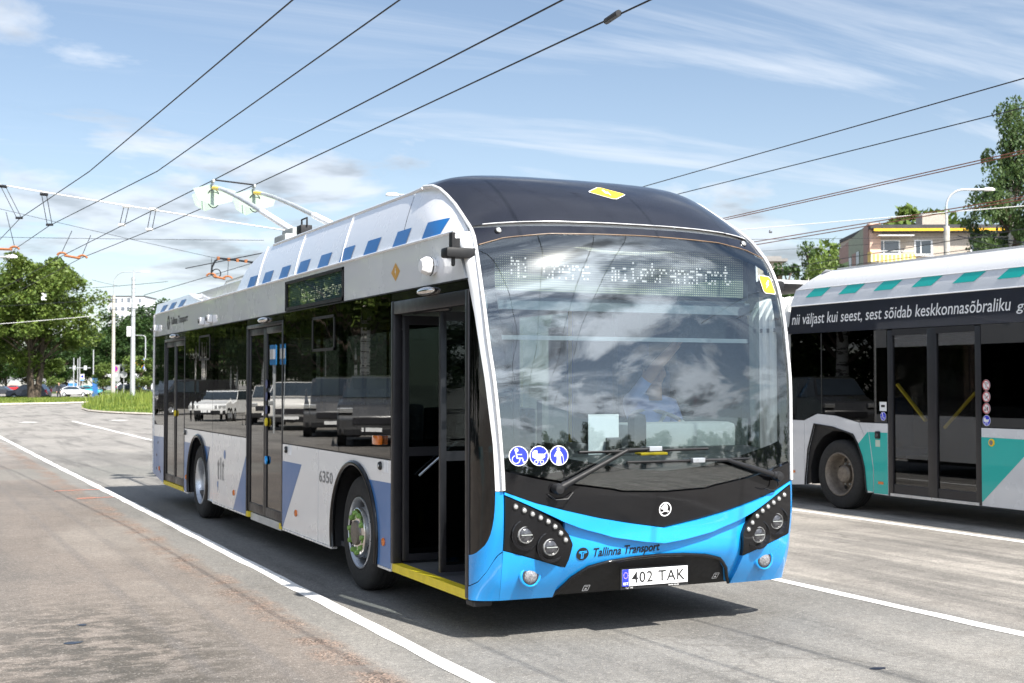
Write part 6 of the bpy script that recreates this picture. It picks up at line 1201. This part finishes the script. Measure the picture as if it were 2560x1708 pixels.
# ------------------------------------------------------------------ cars
CARP = dict(hatch=([(-2.05, .35), (-2.1, .62), (-1.95, .82), (-1.0, .98), (-.35, 1.42), (.9, 1.46), (1.65, 1.15), (2.0, .92), (2.05, .5), (2.0, .3)], [(-.92, .98), (-.33, 1.38), (.85, 1.41), (1.5, 1.12), (1.5, 1.0)]),
 suv=([(-2.2, .4), (-2.25, .75), (-2.1, 1.0), (-1.15, 1.12), (-.5, 1.66), (1.5, 1.72), (2.0, 1.15), (2.2, 1.0), (2.22, .5), (2.1, .35)], [(-1.05, 1.12), (-.45, 1.60), (1.42, 1.65), (1.85, 1.18)]),
 van=([(-2.6, .35), (-2.65, .8), (-2.4, 1.15), (-1.75, 1.32), (-1.1, 1.92), (-.7, 1.98), (2.55, 1.98), (2.6, .5), (2.5, .3)], [(-1.68, 1.30), (-1.08, 1.86), (.2, 1.88), (.2, 1.25)]),
 pickup=([(-2.6, .5), (-2.65, .95), (-2.5, 1.18), (-1.35, 1.25), (-.75, 1.80), (.65, 1.84), (.95, 1.25), (2.6, 1.22), (2.62, .6), (2.5, .45)], [(-1.25, 1.25), (-.7, 1.74), (.6, 1.78), (.85, 1.28)]))
def car(kind, col, loc, rz, label, name='parked_car', group=None, cat='car', col2=None):
    pr, gl = CARP[kind]; W_ = .88 if kind in ('hatch', 'suv') else .96; o = thing(name, label, cat, loc, group, rz)
    mt = paint('car_paint_'+label[:18].replace(' ', '_'), col, .3, .02); n = len(pr); m = M(); bz = [q[1] for q in pr]
    def ww(z, s): return s*(W_ if z < 1.0 else W_-.16*(z-1.0)/.6)
    m.add([(x, ww(z, -1), z) for x, z in pr]+[(x, ww(z, 1), z) for x, z in pr], [tuple(range(n))[::-1], tuple(range(n, 2*n))]+[(i, (i+1) % n, n+(i+1) % n, n+i) for i in range(n)]); bd = m.build('body', [mt], o, 35, True); bv = bd.modifiers.new('bevel', 'BEVEL'); bv.width = .07; bv.segments = 3; bv.limit_method = 'ANGLE'; bv.angle_limit = R(25)
    for s in (-1, 1): M().add([(x, ww(z, s)+s*.006, z) for x, z in gl], [range(len(gl))]).build('side_window', MT['carglass' if False else 'pane'], o, None, True)
    fi = 3; (xa, za), (xb, zb) = gl[0], gl[1]
    (x3, z3_), (x4, z4_) = pr[3], pr[4]; dn = Vector((-(z4_-z3_), 0, (x4-x3))).normalized()*.01; M().add([(x3+.03*0+dn.x, ww(z3_, -.94), z3_+.03+dn.z), (x3+dn.x, ww(z3_, .94), z3_+.03+dn.z), (x4+dn.x-.02, ww(z4_, .92), z4_-.03+dn.z), (x4+dn.x-.02, ww(z4_, -.92), z4_-.03+dn.z)], [(0, 1, 2, 3)]).build('windscreen', MT['pane'], o, None, True)
    xw_ = 1.3 if kind in ('hatch', 'suv') else 1.62
    for x in (-xw_, xw_):
        for s in (-1, 1):
            r = .32 if kind == 'hatch' else .36; wq = M().lathe([(r*.6, .1), (r*.95, .11), (r, .06), (r, -.1)], (x, s*(W_-.08), r), (0, s, 0), 20).build('wheel', MT['rubber'], o, 40, True); M().lathe([(r*.62, .09), (r*.5, .06), (.05, .09), (.001, .1)], (x, s*(W_-.08), r), (0, s, 0), 14).build('rim', MT['steel'], wq, 40, True)
    for s in (-1, 1): zl = pr[2][1]-.12; M().cbox(pr[1][0]-.015, pr[1][0]+.2, s*(W_-.22)-.18, s*(W_-.22)+.18, zl-.09, zl+.05, .02).build('headlight', MT['lens'], o, None, True); M().cbox(pr[-2][0]-.15, pr[-2][0]+.012, s*(W_-.08)-.08, s*(W_-.08)+.08, .85, 1.15 if kind != 'hatch' else .98, .02).build('tail_light', MT['sred'], o, None, True)
    M().cbox(pr[0][0]-.04, pr[0][0]+.1, -W_+.12, W_-.12, .32, .52, .03).build('bumper', MT['black'], o, None, True)
    m = M().box(pr[1][0]-.03, pr[1][0], -.26, .26, .42, .53); m.build('number_plate', MT['pwhite'], o, None, True)
    if kind in ('suv', 'van', 'pickup'): M().cbox(pr[1][0]-.012, pr[1][0]+.1, -.55, .55, .62, .82, .02).build('grille', MT['frame'], o, None, True)
    return o
def cp(px, py, off=0): q = gp(px, py); return (q[0], q[1], .0)
vy = math.atan2(cr[1], cr[0])                   # heading of a car whose nose points right in the picture is vy+pi
NR, NL = vy+math.pi, vy                          # car profile noses point to -x
car('hatch', (.62, .63, .64), cp(190, 992), NR, 'white hatchback parked right of the standing man'); car('hatch', (.02, .42, .52), cp(222, 988), NR, 'cyan and white small car behind the white hatchback')
car('suv', (.07, .08, .11), cp(72, 1000), NL, 'dark blue-grey car parked behind the big tree trunks'); car('suv', (.02, .02, .025), cp(335, 997), NR, 'black car with pale roof edge behind the steel pole')
car('hatch', (.02, .02, .025), cp(5, 991), NR, 'black car cut by the left edge'); car('hatch', (.5, .01, .015), cp(38, 978), NR, 'red car far back at the left edge'); car('suv', (.16, .17, .19), cp(272, 977), NL, 'grey estate car left of the concrete pole'); car('suv', (.03, .03, .035), cp(138, 985), NL, 'dark car behind the standing man'); car('van', (.02, .16, .5), cp(172, 975), NL, 'blue van far behind the white hatchback', 'parked_van', None, 'van'); car('suv', (.55, .56, .57), cp(92, 976), NL, 'pale car far back between the tree trunks'); car('hatch', (.4, .4, .42), cp(215, 977), NL, 'grey car far behind the cyan car')
G5 = 'vehicles parked on the stand and mirrored in the side windows'
HN = math.pi/2                                   # noses towards the stand entrance
car('van', (.05, .051, .054), (-10.3, 28.6, 0), HN+.32, 'dark van mirrored in the window beside the open door', 'parked_van', G5, 'van'); car('van', (.06, .06, .062), (-11.2, 35.2, 0), HN+.32, 'second dark van mirrored beside the open door', 'parked_van', G5, 'van'); car('pickup', (.74, .72, .68), (-11.6, 41.6, 0), HN+.34, 'white pickup mirrored in the window before the middle door', 'parked_pickup', G5, 'pickup')
car('suv', (.60, .57, .52), (-12.3, 48, 0), HN+.3, 'beige car mirrored in the middle door', 'parked_car', G5); car('hatch', (.74, .74, .73), (-11.8, 54, 0), HN+.7, 'white hatchback mirrored behind the middle door', 'parked_car', G5); car('van', (.012, .012, .014), (-12.4, 67, 0), HN+1.2, 'black van mirrored in the rear windows', 'parked_van', G5, 'van'); car('suv', (.015, .015, .017), (-12.5, 78, 0), HN, 'black car mirrored in the rear door', 'parked_car', G5)
o = thing('stop_sign_board', 'blue and white stop boards mirrored in the side window', 'sign', (-9.6, 36.5, 0))
for y in (35.9, 37.1): M().tube([(-9.6, y, 0), (-9.6, y, 3.0)], .03, 8).build('post', MT['galv'], o); q_ = M().box(-9.58, -9.54, y-.30, y+.30, 2.4, 3.1).build('board', simple('stop_board_blue', (.02, .25, .6), .5), o); M().box(-9.54, -9.53, y-.24, y+.24, 2.6, 2.95).build('panel', MT['pwhite'], q_)
# ------------------------------------------------------------------ the man under the tree
q = gp(147, 1002.5); man = thing('person', 'man in black clothes standing on the grass beside the white hatchback', 'person', tuple(q), None, vy)
S_ = 1.07
J = [(0, 0, .92, .13, .10), (0, 0, 1.15, .13, .095), (0, 0, 1.38, .16, .095), (0, 0, 1.50, .06), (-.20, 0, 1.40, .06), (-.25, .03, 1.12, .05), (-.19, -.12, .92, .042), (.20, 0, 1.40, .06), (.25, .03, 1.12, .05), (.19, -.12, .92, .042), (-.09, 0, .86, .09), (-.13, 0, .48, .065), (-.15, 0, .09, .05), (-.16, -.14, .04, .045), (.09, 0, .86, .09), (.13, 0, .48, .065), (.15, 0, .09, .05), (.16, -.14, .04, .045)]
skinned('clothing', [(a*S_, b*S_, c*S_, *[x*S_ for x in d]) for a, b, c, *d in J], [(0, 1), (1, 2), (2, 3), (2, 4), (4, 5), (5, 6), (2, 7), (7, 8), (8, 9), (0, 10), (10, 11), (11, 12), (12, 13), (0, 14), (14, 15), (15, 16), (16, 17)], MT['trousers'], man)
m = M(); hand_mesh(m, (-.19*S_, -.12*S_, .92*S_), (.3, -.4, -.8), (.2, .9, .1)); hand_mesh(m, (.19*S_, -.12*S_, .92*S_), (-.3, -.4, -.8), (.2, .9, .1)); m.build('hands', MT['skin'], man, 60, True); head(man, (0, -.02, 1.66*S_), 1.05)
